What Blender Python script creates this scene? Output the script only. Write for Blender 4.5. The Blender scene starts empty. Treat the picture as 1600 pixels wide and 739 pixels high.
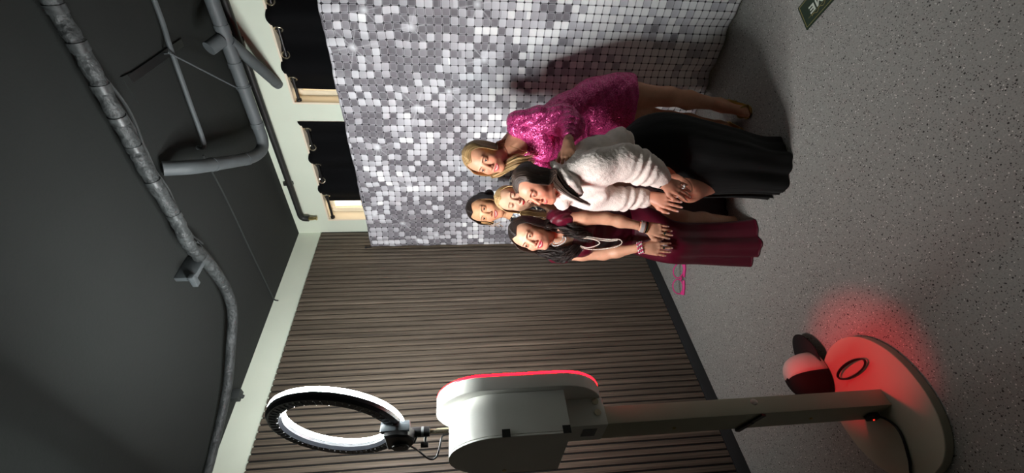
import bpy, bmesh, math, random
import numpy as np
from mathutils import Vector, Matrix, Euler
random.seed(7); RNG = np.random.default_rng(7)
S = bpy.context.scene
COL = S.collection
PI = math.pi

# ------------------------------------------------------------------ camera, world, exposure
CAMPOS = Vector((2.5814, -2.79, 1.6))
YAW, PITCH, ROLL, FPX = -.7657, -.1132, .0175, 682.77
_F = Vector((math.sin(YAW)*math.cos(PITCH), math.cos(YAW)*math.cos(PITCH), math.sin(PITCH)))
_r0 = Vector((math.cos(YAW), -math.sin(YAW), 0)); _d0 = _F.cross(_r0)
_R = math.cos(ROLL)*_r0 + math.sin(ROLL)*_d0
_D = -math.sin(ROLL)*_r0 + math.cos(ROLL)*_d0
cd = bpy.data.cameras.new('camera'); cam = bpy.data.objects.new('camera', cd); COL.objects.link(cam)
M3 = Matrix((_D, _R, -_F)).transposed()          # phone held sideways: picture right = down
cam.matrix_world = Matrix.Translation(CAMPOS) @ M3.to_4x4()
cd.sensor_fit = 'HORIZONTAL'; cd.sensor_width = 36; cd.lens = FPX/1600*36; cd.clip_start = .02
S.camera = cam
W = bpy.data.worlds.new('world'); S.world = W; W.use_nodes = True
W.node_tree.nodes['Background'].inputs[0].default_value = (1, .92, .76, 1)
W.node_tree.nodes['Background'].inputs[1].default_value = .020
S.view_settings.view_transform = 'Standard'; S.view_settings.look = 'None'
S.view_settings.exposure = 0; S.view_settings.gamma = 1
RING_POWER = 190; LED_POWER = 34

# ------------------------------------------------------------------ helpers
def srgb(r, g, b):
    return tuple(((c/255)/12.92 if c/255 <= .04045 else ((c/255+.055)/1.055)**2.4) for c in (r, g, b))
MATS = {}
def mat(name, col=(.5,.5,.5), rough=.5, metal=0, emit=None, es=0, noise=None, bump=None, spec=.5, sheen=0, coat=0, attr=None, sss=0):
    m = bpy.data.materials.new(name); m.use_nodes = True; nt = m.node_tree; b = nt.nodes['Principled BSDF']
    b.inputs['Base Color'].default_value = (*col, 1); b.inputs['Roughness'].default_value = rough
    b.inputs['Metallic'].default_value = metal; b.inputs['Specular IOR Level'].default_value = spec
    if sheen: b.inputs['Sheen Weight'].default_value = sheen
    if coat: b.inputs['Coat Weight'].default_value = coat
    if sss:
        b.inputs['Subsurface Weight'].default_value = sss; b.inputs['Subsurface Scale'].default_value = .01
        b.inputs['Subsurface Radius'].default_value = (1, .4, .25)
    if emit: b.inputs['Emission Color'].default_value = (*emit, 1); b.inputs['Emission Strength'].default_value = es
    tc = nt.nodes.new('ShaderNodeTexCoord')
    src = None
    if attr:
        a = nt.nodes.new('ShaderNodeAttribute'); a.attribute_name = attr
        nt.links.new(a.outputs['Color'], b.inputs['Base Color']); src = a.outputs['Color']
    if noise:                                     # (scale vector, amount)
        mp = nt.nodes.new('ShaderNodeMapping'); nt.links.new(tc.outputs['Object'], mp.inputs[0]); mp.inputs['Scale'].default_value = noise[0]
        n = nt.nodes.new('ShaderNodeTexNoise'); n.inputs['Scale'].default_value = 1; n.inputs['Detail'].default_value = 4
        nt.links.new(mp.outputs[0], n.inputs[0])
        mr = nt.nodes.new('ShaderNodeMapRange'); mr.inputs[1].default_value = .3; mr.inputs[2].default_value = .7
        mr.inputs[3].default_value = 1-noise[1]; mr.inputs[4].default_value = 1+noise[1]
        nt.links.new(n.outputs[0], mr.inputs[0])
        hs = nt.nodes.new('ShaderNodeHueSaturation'); nt.links.new(mr.outputs[0], hs.inputs['Value'])
        if src: nt.links.new(src, hs.inputs['Color'])
        else: hs.inputs['Color'].default_value = (*col, 1)
        nt.links.new(hs.outputs[0], b.inputs['Base Color'])
    if bump:                                      # (scale vector, strength, distance)
        mp = nt.nodes.new('ShaderNodeMapping'); nt.links.new(tc.outputs['Object'], mp.inputs[0]); mp.inputs['Scale'].default_value = bump[0]
        n = nt.nodes.new('ShaderNodeTexNoise'); n.inputs['Scale'].default_value = 1; n.inputs['Detail'].default_value = 3
        nt.links.new(mp.outputs[0], n.inputs[0])
        bp = nt.nodes.new('ShaderNodeBump'); bp.inputs['Strength'].default_value = bump[1]; bp.inputs['Distance'].default_value = bump[2]
        nt.links.new(n.outputs[0], bp.inputs['Height']); nt.links.new(bp.outputs[0], b.inputs['Normal'])
    MATS[name] = m
    return m

class Node:                                       # tiny maths-node writer
    def __init__(s, nt): s.nt = nt
    def m(s, op, a, b=None, c=None, clamp=False):
        n = s.nt.nodes.new('ShaderNodeMath'); n.operation = op; n.use_clamp = clamp
        for i, v in enumerate((a, b, c)):
            if v is None: continue
            if isinstance(v, (int, float)): n.inputs[i].default_value = v
            else: s.nt.links.new(v, n.inputs[i])
        return n.outputs[0]

def mesh_obj(name, verts, faces, m=None, parent=None, smooth=True, mats=None, midx=None):
    me = bpy.data.meshes.new(name)
    if isinstance(verts, np.ndarray) and isinstance(faces, np.ndarray):
        nv, nf, k = len(verts), len(faces), faces.shape[1]
        me.vertices.add(nv); me.vertices.foreach_set('co', verts.astype(np.float32).ravel())
        me.loops.add(nf*k); me.loops.foreach_set('vertex_index', faces.astype(np.int32).ravel())
        me.polygons.add(nf); me.polygons.foreach_set('loop_start', np.arange(0, nf*k, k, dtype=np.int32))
        me.update(calc_edges=True); me.validate()
    else:
        me.from_pydata([tuple(v) for v in verts], [], [tuple(f) for f in faces])
    for mm in (mats or ([m] if m else [])): me.materials.append(mm)
    if midx is not None: me.polygons.foreach_set('material_index', np.array(midx, dtype=np.int32))
    me.polygons.foreach_set('use_smooth', [smooth]*len(me.polygons))
    o = bpy.data.objects.new(name, me); COL.objects.link(o)
    if parent: o.parent = parent; o.matrix_parent_inverse = Matrix.Translation(-parent.location) if parent.type == 'EMPTY' and parent.parent is None else Matrix()
    return o

def tag(o, label=None, cat=None, group=None, kind=None):
    if label: o['label'] = label
    if cat: o['category'] = cat
    if group: o['group'] = group
    if kind: o['kind'] = kind
    return o
def thing(name, loc, label, cat, group=None):
    o = bpy.data.objects.new(name, None); COL.objects.link(o); o.location = loc; o.empty_display_size = .1
    return tag(o, label, cat, group)

class MB:                                         # mesh builder, world coordinates
    def __init__(s): s.v = []; s.f = []
    def add(s, v, f):
        k = len(s.v); s.v += [tuple(map(float, a)) for a in v]; s.f += [tuple(i+k for i in a) for a in f]; return s
    def box(s, lo, hi, rot=None, cen=None, bev=0):
        x0, y0, z0 = lo; x1, y1, z1 = hi
        if bev:
            bm = bmesh.new(); bmesh.ops.create_cube(bm, size=1)
            for q in bm.verts: q.co = Vector(((x0+x1)/2+q.co.x*(x1-x0), (y0+y1)/2+q.co.y*(y1-y0), (z0+z1)/2+q.co.z*(z1-z0)))
            bmesh.ops.bevel(bm, geom=bm.edges[:], offset=bev, segments=2, affect='EDGES', profile=.5)
            bm.verts.index_update(); v = [q.co.copy() for q in bm.verts]; f = [[q.index for q in p.verts] for p in bm.faces]; bm.free()
        else:
            v = [Vector(p) for p in ((x0,y0,z0),(x1,y0,z0),(x1,y1,z0),(x0,y1,z0),(x0,y0,z1),(x1,y0,z1),(x1,y1,z1),(x0,y1,z1))]
            f = [(0,3,2,1),(4,5,6,7),(0,1,5,4),(1,2,6,5),(2,3,7,6),(3,0,4,7)]
        if rot is not None:
            c = Vector(cen) if cen is not None else Vector(((x0+x1)/2, (y0+y1)/2, (z0+z1)/2))
            v = [rot @ (p-c) + c for p in v]
        return s.add(v, f)
    def tube(s, pts, r, n=10, closed=False, cap=True, flat=1.0, up=None):
        P = [Vector(p) for p in pts]; N = len(P)
        R_ = r if hasattr(r, '__len__') else [r]*N
        v = []; prev = None
        for i in range(N):
            a = P[(i-1) % N] if (closed or i) else P[0]; b = P[(i+1) % N] if (closed or i < N-1) else P[-1]
            t = (b-a); t = t.normalized() if t.length > 1e-9 else Vector((0,0,1))
            if prev is None:
                u = Vector(up) if up is not None else (Vector((0,0,1)) if abs(t.z) < .9 else Vector((1,0,0)))
            else: u = prev
            u = (u - t*u.dot(t)); u = u.normalized() if u.length > 1e-6 else t.orthogonal().normalized()
            w = t.cross(u); prev = u
            for k in range(n):
                a_ = 2*PI*k/n; v.append(P[i] + (u*math.cos(a_)*flat + w*math.sin(a_))*R_[i])
        f = []
        for i in range(N if closed else N-1):
            for k in range(n):
                j = (i+1) % N
                f.append((i*n+k, i*n+(k+1) % n, j*n+(k+1) % n, j*n+k))
        if cap and not closed:
            f.append(tuple(range(n-1, -1, -1))); f.append(tuple((N-1)*n+k for k in range(n)))
        return s.add(v, f)
    def prism(s, outline, axis, a0, a1, bev=0):   # outline 2-D points extruded along axis 'x','y' or 'z'
        n = len(outline)
        def P(p, h): return {'x': (h, p[0], p[1]), 'y': (p[0], h, p[1]), 'z': (p[0], p[1], h)}[axis]
        layers = [(outline, a0), (outline, a1)]
        if bev:
            c = (sum(p[0] for p in outline)/n, sum(p[1] for p in outline)/n)
            def shr(p):
                d = math.hypot(p[0]-c[0], p[1]-c[1]); k = (d-bev)/d if d else 1
                return (c[0]+(p[0]-c[0])*k, c[1]+(p[1]-c[1])*k)
            ins = [shr(p) for p in outline]; e = bev if a1 > a0 else -bev
            layers = [(ins, a0), (outline, a0+e), (outline, a1-e), (ins, a1)]
        v = []; f = []
        for o_, h in layers: v += [P(p, h) for p in o_]
        for L in range(len(layers)-1):
            for i in range(n): f.append((L*n+i, L*n+(i+1) % n, (L+1)*n+(i+1) % n, (L+1)*n+i))
        f.append(tuple(range(n-1, -1, -1))); f.append(tuple((len(layers)-1)*n+i for i in range(n)))
        return s.add(v, f)
    def ball(s, c, r, n=10, m=7, rot=None):
        r = r if hasattr(r, '__len__') else (r, r, r); v = []; f = []
        for i in range(m+1):
            th = PI*i/m
            for k in range(n):
                ph = 2*PI*k/n; p = Vector((r[0]*math.sin(th)*math.cos(ph), r[1]*math.sin(th)*math.sin(ph), r[2]*math.cos(th)))
                if rot is not None: p = rot @ p
                v.append(p+Vector(c))
        for i in range(m):
            for k in range(n): f.append((i*n+k, (i+1)*n+k, (i+1)*n+(k+1) % n, i*n+(k+1) % n))
        return s.add(v, f)
    def build(s, name, m, parent=None, smooth=True, sharp=True):
        o = mesh_obj(name, s.v, s.f, m, parent, smooth)
        if smooth and sharp:
            bm = bmesh.new(); bm.from_mesh(o.data)
            bmesh.ops.recalc_face_normals(bm, faces=bm.faces[:])
            for e in bm.edges:
                if len(e.link_faces) == 2 and e.calc_face_angle(0) > .6: e.smooth = False
            bm.to_mesh(o.data); bm.free()
        return o
def stadium(cx, cz, w, h, n=14, flat_bottom=False):
    """half-width w, half-height h outline with round ends (top and, unless flat_bottom, bottom)"""
    pts = []
    for i in range(n+1):
        a = PI*i/n; pts.append((cx+w*math.cos(a), cz+h-w+w*math.sin(a)))
    if flat_bottom: pts += [(cx-w, cz-h), (cx+w, cz-h)]
    else:
        for i in range(n+1):
            a = PI+PI*i/n; pts.append((cx+w*math.cos(a), cz-h+w+w*math.sin(a)))
    return pts
def spline(P, n):                                 # Catmull-Rom through points, n samples
    P = np.array([list(p) for p in P], float); k = len(P)
    Q = np.vstack([2*P[0]-P[1], P, 2*P[-1]-P[-2]]); out = []
    for t in np.linspace(0, k-1, n):
        i = min(int(t), k-2); u = t-i; a, b, c, d = Q[i:i+4]
        out.append(.5*((2*b)+(-a+c)*u+(2*a-5*b+4*c-d)*u*u+(-a+3*b-3*c+d)*u**3))
    return np.array(out)

# ------------------------------------------------------------------ materials of the setting
H_CEIL, H_SLAT = 2.95, 2.765
m_wall = mat('painted_wall', srgb(224, 231, 213), .75, noise=((3,3,3), .03), bump=((60,60,60), .15, .002))
m_ceil = mat('charcoal_ceiling', srgb(27, 30, 28), .95, noise=((2,2,2), .10), bump=((90,90,90), .35, .003))
m_pipe = mat('grey_painted_pipe', srgb(82, 87, 89), .6, noise=((9,9,9), .10))
m_pipedark = mat('dark_painted_pipe', srgb(46, 49, 49), .65, noise=((9,9,9), .15))
m_black = mat('black_plastic', srgb(22, 22, 23), .4)
m_blackpipe = mat('black_iron_pipe', srgb(38, 38, 37), .5)
m_brass = mat('brass', srgb(196, 176, 120), .3, .9)
m_cream = mat('cream_paint', srgb(240, 228, 204), .6)
m_bb = mat('black_rubber_baseboard', srgb(40, 43, 45), .5)

# floor: grey coating with dark and pale flakes
m_floor = mat('flake_floor', srgb(120, 120, 116), .5, spec=.3); nt = m_floor.node_tree; N = Node(nt); b = nt.nodes['Principled BSDF']
tc = nt.nodes.new('ShaderNodeTexCoord')
def flake(scale, lo, hi, rad):
    vz = nt.nodes.new('ShaderNodeTexVoronoi'); vz.inputs['Scale'].default_value = scale; nt.links.new(tc.outputs['Object'], vz.inputs[0])
    sp = nt.nodes.new('ShaderNodeSeparateColor'); nt.links.new(vz.outputs['Color'], sp.inputs[0])
    sel = N.m('MULTIPLY', N.m('GREATER_THAN', sp.outputs[0], lo), N.m('LESS_THAN', sp.outputs[0], hi))
    size = N.m('MULTIPLY_ADD', sp.outputs[1], rad*.8, rad*.4)
    return N.m('MULTIPLY', sel, N.m('LESS_THAN', vz.outputs['Distance'], size)), sp.outputs[2]
base = nt.nodes.new('ShaderNodeTexNoise'); base.inputs['Scale'].default_value = 160; nt.links.new(tc.outputs['Object'], base.inputs[0])
cr = nt.nodes.new('ShaderNodeMixRGB'); nt.links.new(base.outputs[0], cr.inputs[0]); cr.inputs[1].default_value = (*srgb(136,136,131),1); cr.inputs[2].default_value = (*srgb(172,172,166),1)
cur = cr.outputs[0]
for sc, lo, hi, rad, c in ((185, 0, .32, .42, srgb(92,90,86)), (170, .62, .78, .36, srgb(226,224,218)), (120, .0, .13, .36, srgb(56,54,52)), (200, .2, .55, .45, srgb(164,161,155))):
    fac, rnd = flake(sc, lo, hi, rad)
    mx = nt.nodes.new('ShaderNodeMixRGB'); nt.links.new(fac, mx.inputs[0]); nt.links.new(cur, mx.inputs[1]); mx.inputs[2].default_value = (*c, 1); cur = mx.outputs[0]
nt.links.new(cur, b.inputs['Base Color'])

# slat wood: grain runs along z, every slat a little different
m_slat = mat('wood_slat', srgb(124, 110, 96), .6); nt = m_slat.node_tree; b = nt.nodes['Principled BSDF']; N = Node(nt)
oi = nt.nodes.new('ShaderNodeObjectInfo'); tc = nt.nodes.new('ShaderNodeTexCoord')
cmb = nt.nodes.new('ShaderNodeCombineXYZ'); nt.links.new(N.m('MULTIPLY', oi.outputs['Random'], 40), cmb.inputs[0]); nt.links.new(N.m('MULTIPLY', oi.outputs['Random'], 13), cmb.inputs[2])
va = nt.nodes.new('ShaderNodeVectorMath'); va.operation = 'ADD'; nt.links.new(tc.outputs['Object'], va.inputs[0]); nt.links.new(cmb.outputs[0], va.inputs[1])
def gr(sv, det):
    mp = nt.nodes.new('ShaderNodeMapping'); mp.inputs['Scale'].default_value = sv; nt.links.new(va.outputs[0], mp.inputs[0])
    n = nt.nodes.new('ShaderNodeTexNoise'); n.inputs['Scale'].default_value = 1; n.inputs['Detail'].default_value = det; nt.links.new(mp.outputs[0], n.inputs[0]); return n.outputs[0]
g1, g2 = gr((30, 220, 1.6), 5), gr((8, 60, 1.1), 2)
cr = nt.nodes.new('ShaderNodeValToRGB'); nt.links.new(N.m('MULTIPLY_ADD', g1, .6, N.m('MULTIPLY', g2, .4)), cr.inputs[0])
cr.color_ramp.elements[0].position = .32; cr.color_ramp.elements[0].color = (*srgb(66, 58, 50), 1)
cr.color_ramp.elements[1].position = .72; cr.color_ramp.elements[1].color = (*srgb(138, 124, 108), 1)
e = cr.color_ramp.elements.new(.5); e.color = (*srgb(96, 86, 74), 1)
nt.links.new(cr.outputs[0], b.inputs['Base Color'])

# ------------------------------------------------------------------ setting
tag(MB().box((-.1,-6,-.1), (7,.25,0)).build('floor', m_floor, smooth=False), 'grey flake-coated concrete floor', kind='structure')
tag(MB().box((-.1,-6,H_CEIL), (7,.25,H_CEIL+.1)).build('ceiling', m_ceil, smooth=False), 'dark charcoal sprayed ceiling', kind='structure')
wl = tag(MB().box((-.12,-6,0), (-.018,.0,H_CEIL)).build('wall_left', m_wall, smooth=False), 'pale green-white wall clad in vertical wood slats', kind='structure')
# back wall with two window openings
WZ0, WZ1 = 1.0, 2.688
wb = MB()
for lo, hi in (((-.12,0), (.115,0)), ((1.02,0), (1.14,0)), ((2.15,0), (7,0))):
    wb.box((lo[0], 0, 0), (hi[0], .16, H_CEIL))
for x0, x1 in ((.115, 1.02), (1.14, 2.15)):
    wb.box((x0, 0, 0), (x1, .16, WZ0)); wb.box((x0, 0, WZ1), (x1, .16, H_CEIL))
wbo = tag(wb.build('wall_back', m_wall, smooth=False), 'pale green-white wall with two curtained windows', kind='structure')
m_pane = mat('window_blind', srgb(226, 206, 170), .6, emit=(1,.84,.62), es=2.0, noise=((2,60,2), .06))  # emission added to the blind to brighten the cream reveals
for i, (x0, x1) in enumerate(((.115, 1.02), (1.14, 2.15))):
    w = thing('window_%d' % (i+1), ((x0+x1)/2, .08, WZ0), 'cream recessed window behind the %s black curtain' % ('left' if i == 0 else 'right'), None)
    w['kind'] = 'structure'
    fr = MB()
    for a, c in ((x0, x0+.012), (x1-.012, x1)): fr.box((a, .0, WZ0), (c, .155, WZ1))
    fr.box((x0+.012, .0, WZ1-.012), (x1-.012, .155, WZ1)); fr.box((x0+.012, .0, WZ0), (x1-.012, .155, WZ0+.02))
    fr.build('window_frame', m_cream, w, smooth=False)
    sh = MB()
    for a, c in ((x0+.012, x0+.05), (x1-.05, x1-.012)): sh.box((a, .10, WZ0+.02), (c, .125, WZ1-.012), bev=.004)
    sh.box((x0+.05, .10, WZ1-.05), (x1-.05, .125, WZ1-.012), bev=.004)
    sh.build('window_sash', m_cream, w)
    MB().box((x0+.05, .128, WZ0+.02), (x1-.05, .135, WZ1-.012)).build('window_blind', m_pane, w, smooth=False)
# backing and slats
tag(MB().box((-.018,-4.6,.075), (-.012,-.002,H_SLAT)).build('slat_backing', mat('black_felt', (.006,.006,.006), .95), wl, smooth=False))
s0 = None
yc = -.9765 + 24*.0399 - .0199
k = 0
while yc > -4.5:
    if yc < -.02:
        if s0 is None:
            bm = MB().box((-.0155,-.0147,.078), (0,.0147,H_SLAT), bev=.0012); s0 = bm.build('slat', m_slat, wl); s0.location = (0, yc, 0)
        else:
            s = s0.copy(); COL.objects.link(s); s.parent = wl; s.matrix_parent_inverse = Matrix(); s.location = (0, yc, 0)
    yc -= .0399
tag(MB().box((-.018,-6,0), (.004,-.006,.075), bev=.004).build('baseboard_left', m_bb), 'black rubber baseboard below the wood slats', kind='structure')
tag(MB().box((-.01,-.006,0), (7,0,.1)).build('baseboard_back', m_bb, smooth=False), 'black rubber baseboard along the curtained wall', kind='structure')

# ------------------------------------------------------------------ ceiling pipes
def ring_at(mb, p, d, r, w=.02):
    d = Vector(d).normalized(); p = Vector(p); mb.tube([p-d*w/2, p+d*w/2], r, 16)
Z = 2.87
duct = thing('flexible_duct', (1.0, -1.15, Z), 'tape-wrapped dark flexible duct snaking across the ceiling to the slat wall', 'duct')
dp = [(2.6,-1.13), (2.079,-1.16), (1.923,-1.166), (1.742,-1.174), (1.583,-1.177), (1.442,-1.192), (1.206,-1.201), (1.065,-1.212), (.94,-1.19)]
m_duct = mat('taped_duct', srgb(54, 57, 57), .6, noise=((14,14,14), .35), bump=((26,26,26), .9, .02))
P = spline([(x, y, Z+.005*math.sin(x*9)) for x, y in dp], 90)
MB().tube(P, [.027+.002*math.sin(i*1.3)+.002*random.random() for i in range(90)], 14).build('duct_hose', m_duct, duct, sharp=False)
m_tape = mat('foil_tape', srgb(58,61,61), .45, noise=((60,60,60), .6))
for i in (12, 21, 30, 38, 47, 58, 66, 75):
    q = MB(); ring_at(q, P[i], P[i+1]-P[i-1], .0305, .02+.012*random.random()); q.build('tape_wrap', m_tape, duct)
cb = MB(); Pc = spline([(2.6,-1.08,2.9), (1.95,-1.11,2.9), (1.55,-1.11,2.89), (1.25,-1.14,2.9), (.95,-1.12,2.9)], 50)
cb.tube(Pc, .008, 6); cb.tube([Vector(p)+Vector((0,.02*math.sin(i*.4),-.01)) for i, p in enumerate(Pc)], .006, 6)
cb.build('cable', m_pipedark, duct)
cv = thing('curved_pipe', (.5,-1.2,2.9), 'dark painted pipe curving along the ceiling towards the slat wall', 'pipe')
cp = spline([(1.00,-1.19,2.875), (.852,-1.166,2.87), (.66,-1.15,2.875), (.50,-1.19,2.88), (.36,-1.33,2.89), (.22,-1.50,2.90), (.11,-1.72,2.915), (.05,-1.95,2.92), (.04,-2.4,2.92), (.04,-3.4,2.92)], 70)
MB().tube(cp, [.03-.012*i/69 for i in range(70)], 12).build('pipe_run', m_duct, cv, sharp=False)
MB().tube([(p[0]+.02, p[1]+.03, p[2]-.004) for p in cp[:56]], .006, 6).build('cable', m_pipedark, cv)
MB().box((.90,-1.31,2.86), (.925,-1.17,2.95), bev=.004).box((.88,-1.33,2.85), (.945,-1.30,2.875), bev=.004).build('pipe_bracket', m_pipe, cv)
tag(MB().box((.02,-1.48,2.905), (.07,-1.42,2.95), bev=.004).tube([(.06,-1.45,2.925), (.02,-1.45,2.90)], .012, 8).build('junction_box', m_pipedark), 'small dark clip block at ceiling edge above the slats', 'fixture')

pvc = thing('drain_pipe', (1.4,-.4,2.75), 'thick grey painted drain pipe with elbow and branch below the ceiling', 'pipe')
zp = 2.72
pr_ = [(2.5,-.42,zp+.09), (1.93,-.39,2.80), (1.56,-.51,2.745), (1.20,-.60,zp)]
# straight run then elbow up into the ceiling towards the camera
run = [(2.6,-.15,2.78), (1.19,-.50,2.78)]
a = Vector((2.55,-.325,2.79)); bq = Vector((1.165,-.348,2.79)); dr = (bq-a).normalized()
El = [bq, Vector((1.10,-.350,2.79)), Vector((1.052,-.385,2.792)), Vector((1.055,-.46,2.795)), Vector((1.10,-.58,2.805)), Vector((1.235,-.83,2.835)), Vector((1.315,-.97,2.855)), Vector((1.35,-1.03,2.93))]
MB().tube([a, bq], .033, 18).build('pipe_run', m_pipe, pvc)
MB().tube(spline(El, 36), .033, 18).build('pipe_elbow', m_pipe, pvc)
br0 = a+(bq-a)*.64; br1 = Vector((1.275,-.004,2.742))
MB().tube([br0+Vector((0,0,-.01)), br1], .031, 18).build('pipe_branch', m_pipe, pvc)
for c_, d_, r_, w_ in [(a+(bq-a)*t, dr, .036, .03 if t > .6 else .045) for t in (.45, .60, .73, .82, .985)]+[(El[4], El[5]-El[3], .036, .03), (El[5], El[6]-El[4], .036, .02), (br1+(br0-br1)*.06, br0-br1, .0325, .02)]:
    cl = MB(); ring_at(cl, c_, d_, r_, w_); cl.build('pipe_coupling', m_pipe, pvc)
MB().tube([a+(bq-a)*.63+Vector((.0,-.03,.01)), a+(bq-a)*.63+Vector((-.02,-.10,.05))], .034, 16).build('clean_out_cap', m_pipe, pvc)
h0 = a+(bq-a)*.82
st = MB().tube([h0+Vector((0,-.02,.02)), (1.72,-.66,2.90)], .004, 6)
ring_at(st, h0, dr, .039, .012); st.tube([(1.72,-.66,2.90), (1.70,-.62,2.95)], .005, 6)
st.build('hanger_strap', m_pipe, pvc)

tag(MB().tube(spline([(2.6,-.50,2.91), (1.915,-.577,2.91), (1.726,-.618,2.91), (1.482,-.663,2.91), (1.275,-.706,2.91), (1.255,-.71,2.95)], 40), .011, 8).build('ceiling_conduit', m_pipe), 'slim grey conduit running straight along the dark ceiling', 'conduit')
tag(MB().tube(spline([(1.20,-.70,2.945), (.90,-.69,2.943), (.5,-.70,2.943), (.088,-.708,2.943), (.0,-.71,2.94), (-.012,-.712,2.915)], 40), .0045, 6).build('ceiling_cable', m_pipedark), 'thin dark cable along the ceiling ending above the slats', 'cable')
tag(MB().prism([(1.690,-.905), (1.726,-.912), (1.706,-.450), (1.672,-.452)], 'z', 2.943, 2.95).build('ceiling_slot', m_black), 'long narrow black slot vent in the charcoal ceiling', 'vent')
tag(MB().prism([(1.735,-.95), (1.615,-.935), (1.595,-.62), (1.69,-.63)], 'z', 2.944, 2.95).build('ceiling_patch', m_ceil), 'faint rectangular patch panel beside the black ceiling slot', 'panel')

gas = thing('gas_pipe', (.9,-.05,2.86), 'black iron pipe along top of the wall with brass fitting at its end', 'pipe')
gp = [Vector((2.6,-.05,2.865)), Vector((.235,-.05,2.865))]
MB().tube(gp, .022, 14).build('pipe_run', m_blackpipe, gas)
MB().tube(spline([(.235,-.05,2.865), (.205,-.05,2.862), (.188,-.05,2.845), (.184,-.05,2.81)], 10), .0235, 14).build('pipe_elbow', m_blackpipe, gas)
q = MB(); q.tube([(.184,-.05,2.81), (.184,-.05,2.775)], .015, 6); q.tube([(.184,-.05,2.775), (.184,-.05,2.755)], .011, 12); q.tube([(.184,-.05,2.755), (.184,-.05,2.748)], .016, 6)
q.build('brass_fitting', m_brass, gas)
for x in (.505, 1.55):
    q = MB(); q.box((x-.012,-.075,2.855), (x+.012,-.0,2.875)); q.box((x-.014,-.03,2.87), (x+.014,-.0,2.92), bev=.003); q.build('pipe_bracket', m_blackpipe, gas)

# ------------------------------------------------------------------ curtains
m_curt = mat('black_curtain', (.0022,.0022,.0028), .9, spec=.15, bump=((300,300,300), .3, .001))
m_chrome = mat('eyelet_metal', srgb(215, 205, 180), .25, .9)
CY, RZ = .024, 2.652
def curtain(x0, x1, rod0, rod1, nw, label, ztop, grp_rod):
    rod = thing('curtain_rod', ((rod0+rod1)/2, CY, RZ), grp_rod, 'curtain rod')
    MB().tube([(rod0,CY,RZ), (rod1,CY,RZ)], .010, 12).build('rod', m_black, rod)
    for x in (rod0+.006, rod1-.006):
        q = MB(); q.tube([(x-.007,CY,RZ), (x+.007,CY,RZ)], .017, 14); q.build('rod_bracket', m_black, rod)
    c = thing('curtain', ((x0+x1)/2, CY, 1.03), label, 'curtain')
    nx, nz = nw*24+1, 40
    v = np.zeros((nz, nx, 3)); f = []
    for j in range(nz):
        z = 1.03+(ztop-1.03)*j/(nz-1)
        for i in range(nx):
            t = i/(nx-1); ph = t*nw*PI
            amp = .036*(1-.15*math.sin(z*3+t*5)); dz = .008*math.cos(2*ph)*(j/(nz-1))**6
            v[j,i] = (x0+(x1-x0)*t+.006*math.sin(z*2.1+t*9), CY+amp*math.cos(ph), z+dz+.004)
    idx = np.arange(nx*nz).reshape(nz, nx)
    F_ = np.stack([idx[:-1,:-1], idx[:-1,1:], idx[1:,1:], idx[1:,:-1]], -1).reshape(-1,4)
    o = mesh_obj('curtain_panel', v.reshape(-1,3), F_, m_curt, c); md = o.modifiers.new('s', 'SOLIDIFY'); md.thickness = .003
    for k in range(nw):
        t = (k+.5)/nw; x = x0+(x1-x0)*t; slope = -.036*math.sin((k+.5)*PI)*nw*PI/(x1-x0)
        n = Vector((-slope, 1, 0)).normalized(); tx = Vector((1, slope, 0)).normalized()
        pts = [Vector((x,CY,RZ))+(tx*math.cos(a)+Vector((0,0,1))*math.sin(a))*.021 for a in np.linspace(0, 2*PI, 20, endpoint=False)]
        MB().tube(pts, .0055, 8, closed=True, flat=1).build('eyelet', m_chrome, c)
curtain(.285, 1.012, .128, 1.007, 5, 'black eyelet curtain over the window nearest the slat wall', 2.680, 'black curtain rod over the window nearest the slat wall')
curtain(1.225, 2.13, 1.153, 2.137, 6, 'black eyelet curtain over the window farther from the slat wall', 2.680, 'black curtain rod over the window farther from the slat wall')

# ------------------------------------------------------------------ printed backdrop on its stand
m_bd = mat('mosaic_print', (.5,.5,.5), .55, spec=.3); nt = m_bd.node_tree; N = Node(nt); b = nt.nodes['Principled BSDF']
uv = nt.nodes.new('ShaderNodeUVMap'); uv.uv_map = 'UVMap'; sx = nt.nodes.new('ShaderNodeSeparateXYZ'); nt.links.new(uv.outputs[0], sx.inputs[0])
PITCH_T = .0445
U = N.m('DIVIDE', sx.outputs[0], PITCH_T); V = N.m('DIVIDE', sx.outputs[1], PITCH_T)
iu, iv = N.m('FLOOR', U), N.m('FLOOR', V)
fu, fv = N.m('SUBTRACT', N.m('FRACT', U), .5), N.m('SUBTRACT', N.m('FRACT', V), .5)
# rounded box distance: half .455, corner .17
qx = N.m('SUBTRACT', N.m('ABSOLUTE', fu), .285); qy = N.m('SUBTRACT', N.m('ABSOLUTE', fv), .285)
mxx, mxy = N.m('MAXIMUM', qx, 0), N.m('MAXIMUM', qy, 0)
dd = N.m('SUBTRACT', N.m('SQRT', N.m('ADD', N.m('MULTIPLY', mxx, mxx), N.m('MULTIPLY', mxy, mxy))), .195)
dd = N.m('ADD', dd, N.m('MINIMUM', N.m('MAXIMUM', qx, qy), 0))
def cellnoise(off, sc=1.0):
    c = nt.nodes.new('ShaderNodeCombineXYZ'); nt.links.new(N.m('MULTIPLY_ADD', iu, sc, off), c.inputs[0]); nt.links.new(N.m('MULTIPLY_ADD', iv, sc, off*1.7), c.inputs[1])
    return c.outputs[0]
wn = nt.nodes.new('ShaderNodeTexWhiteNoise'); wn.noise_dimensions = '2D'; nt.links.new(cellnoise(3.1), wn.inputs['Vector'])
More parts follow.
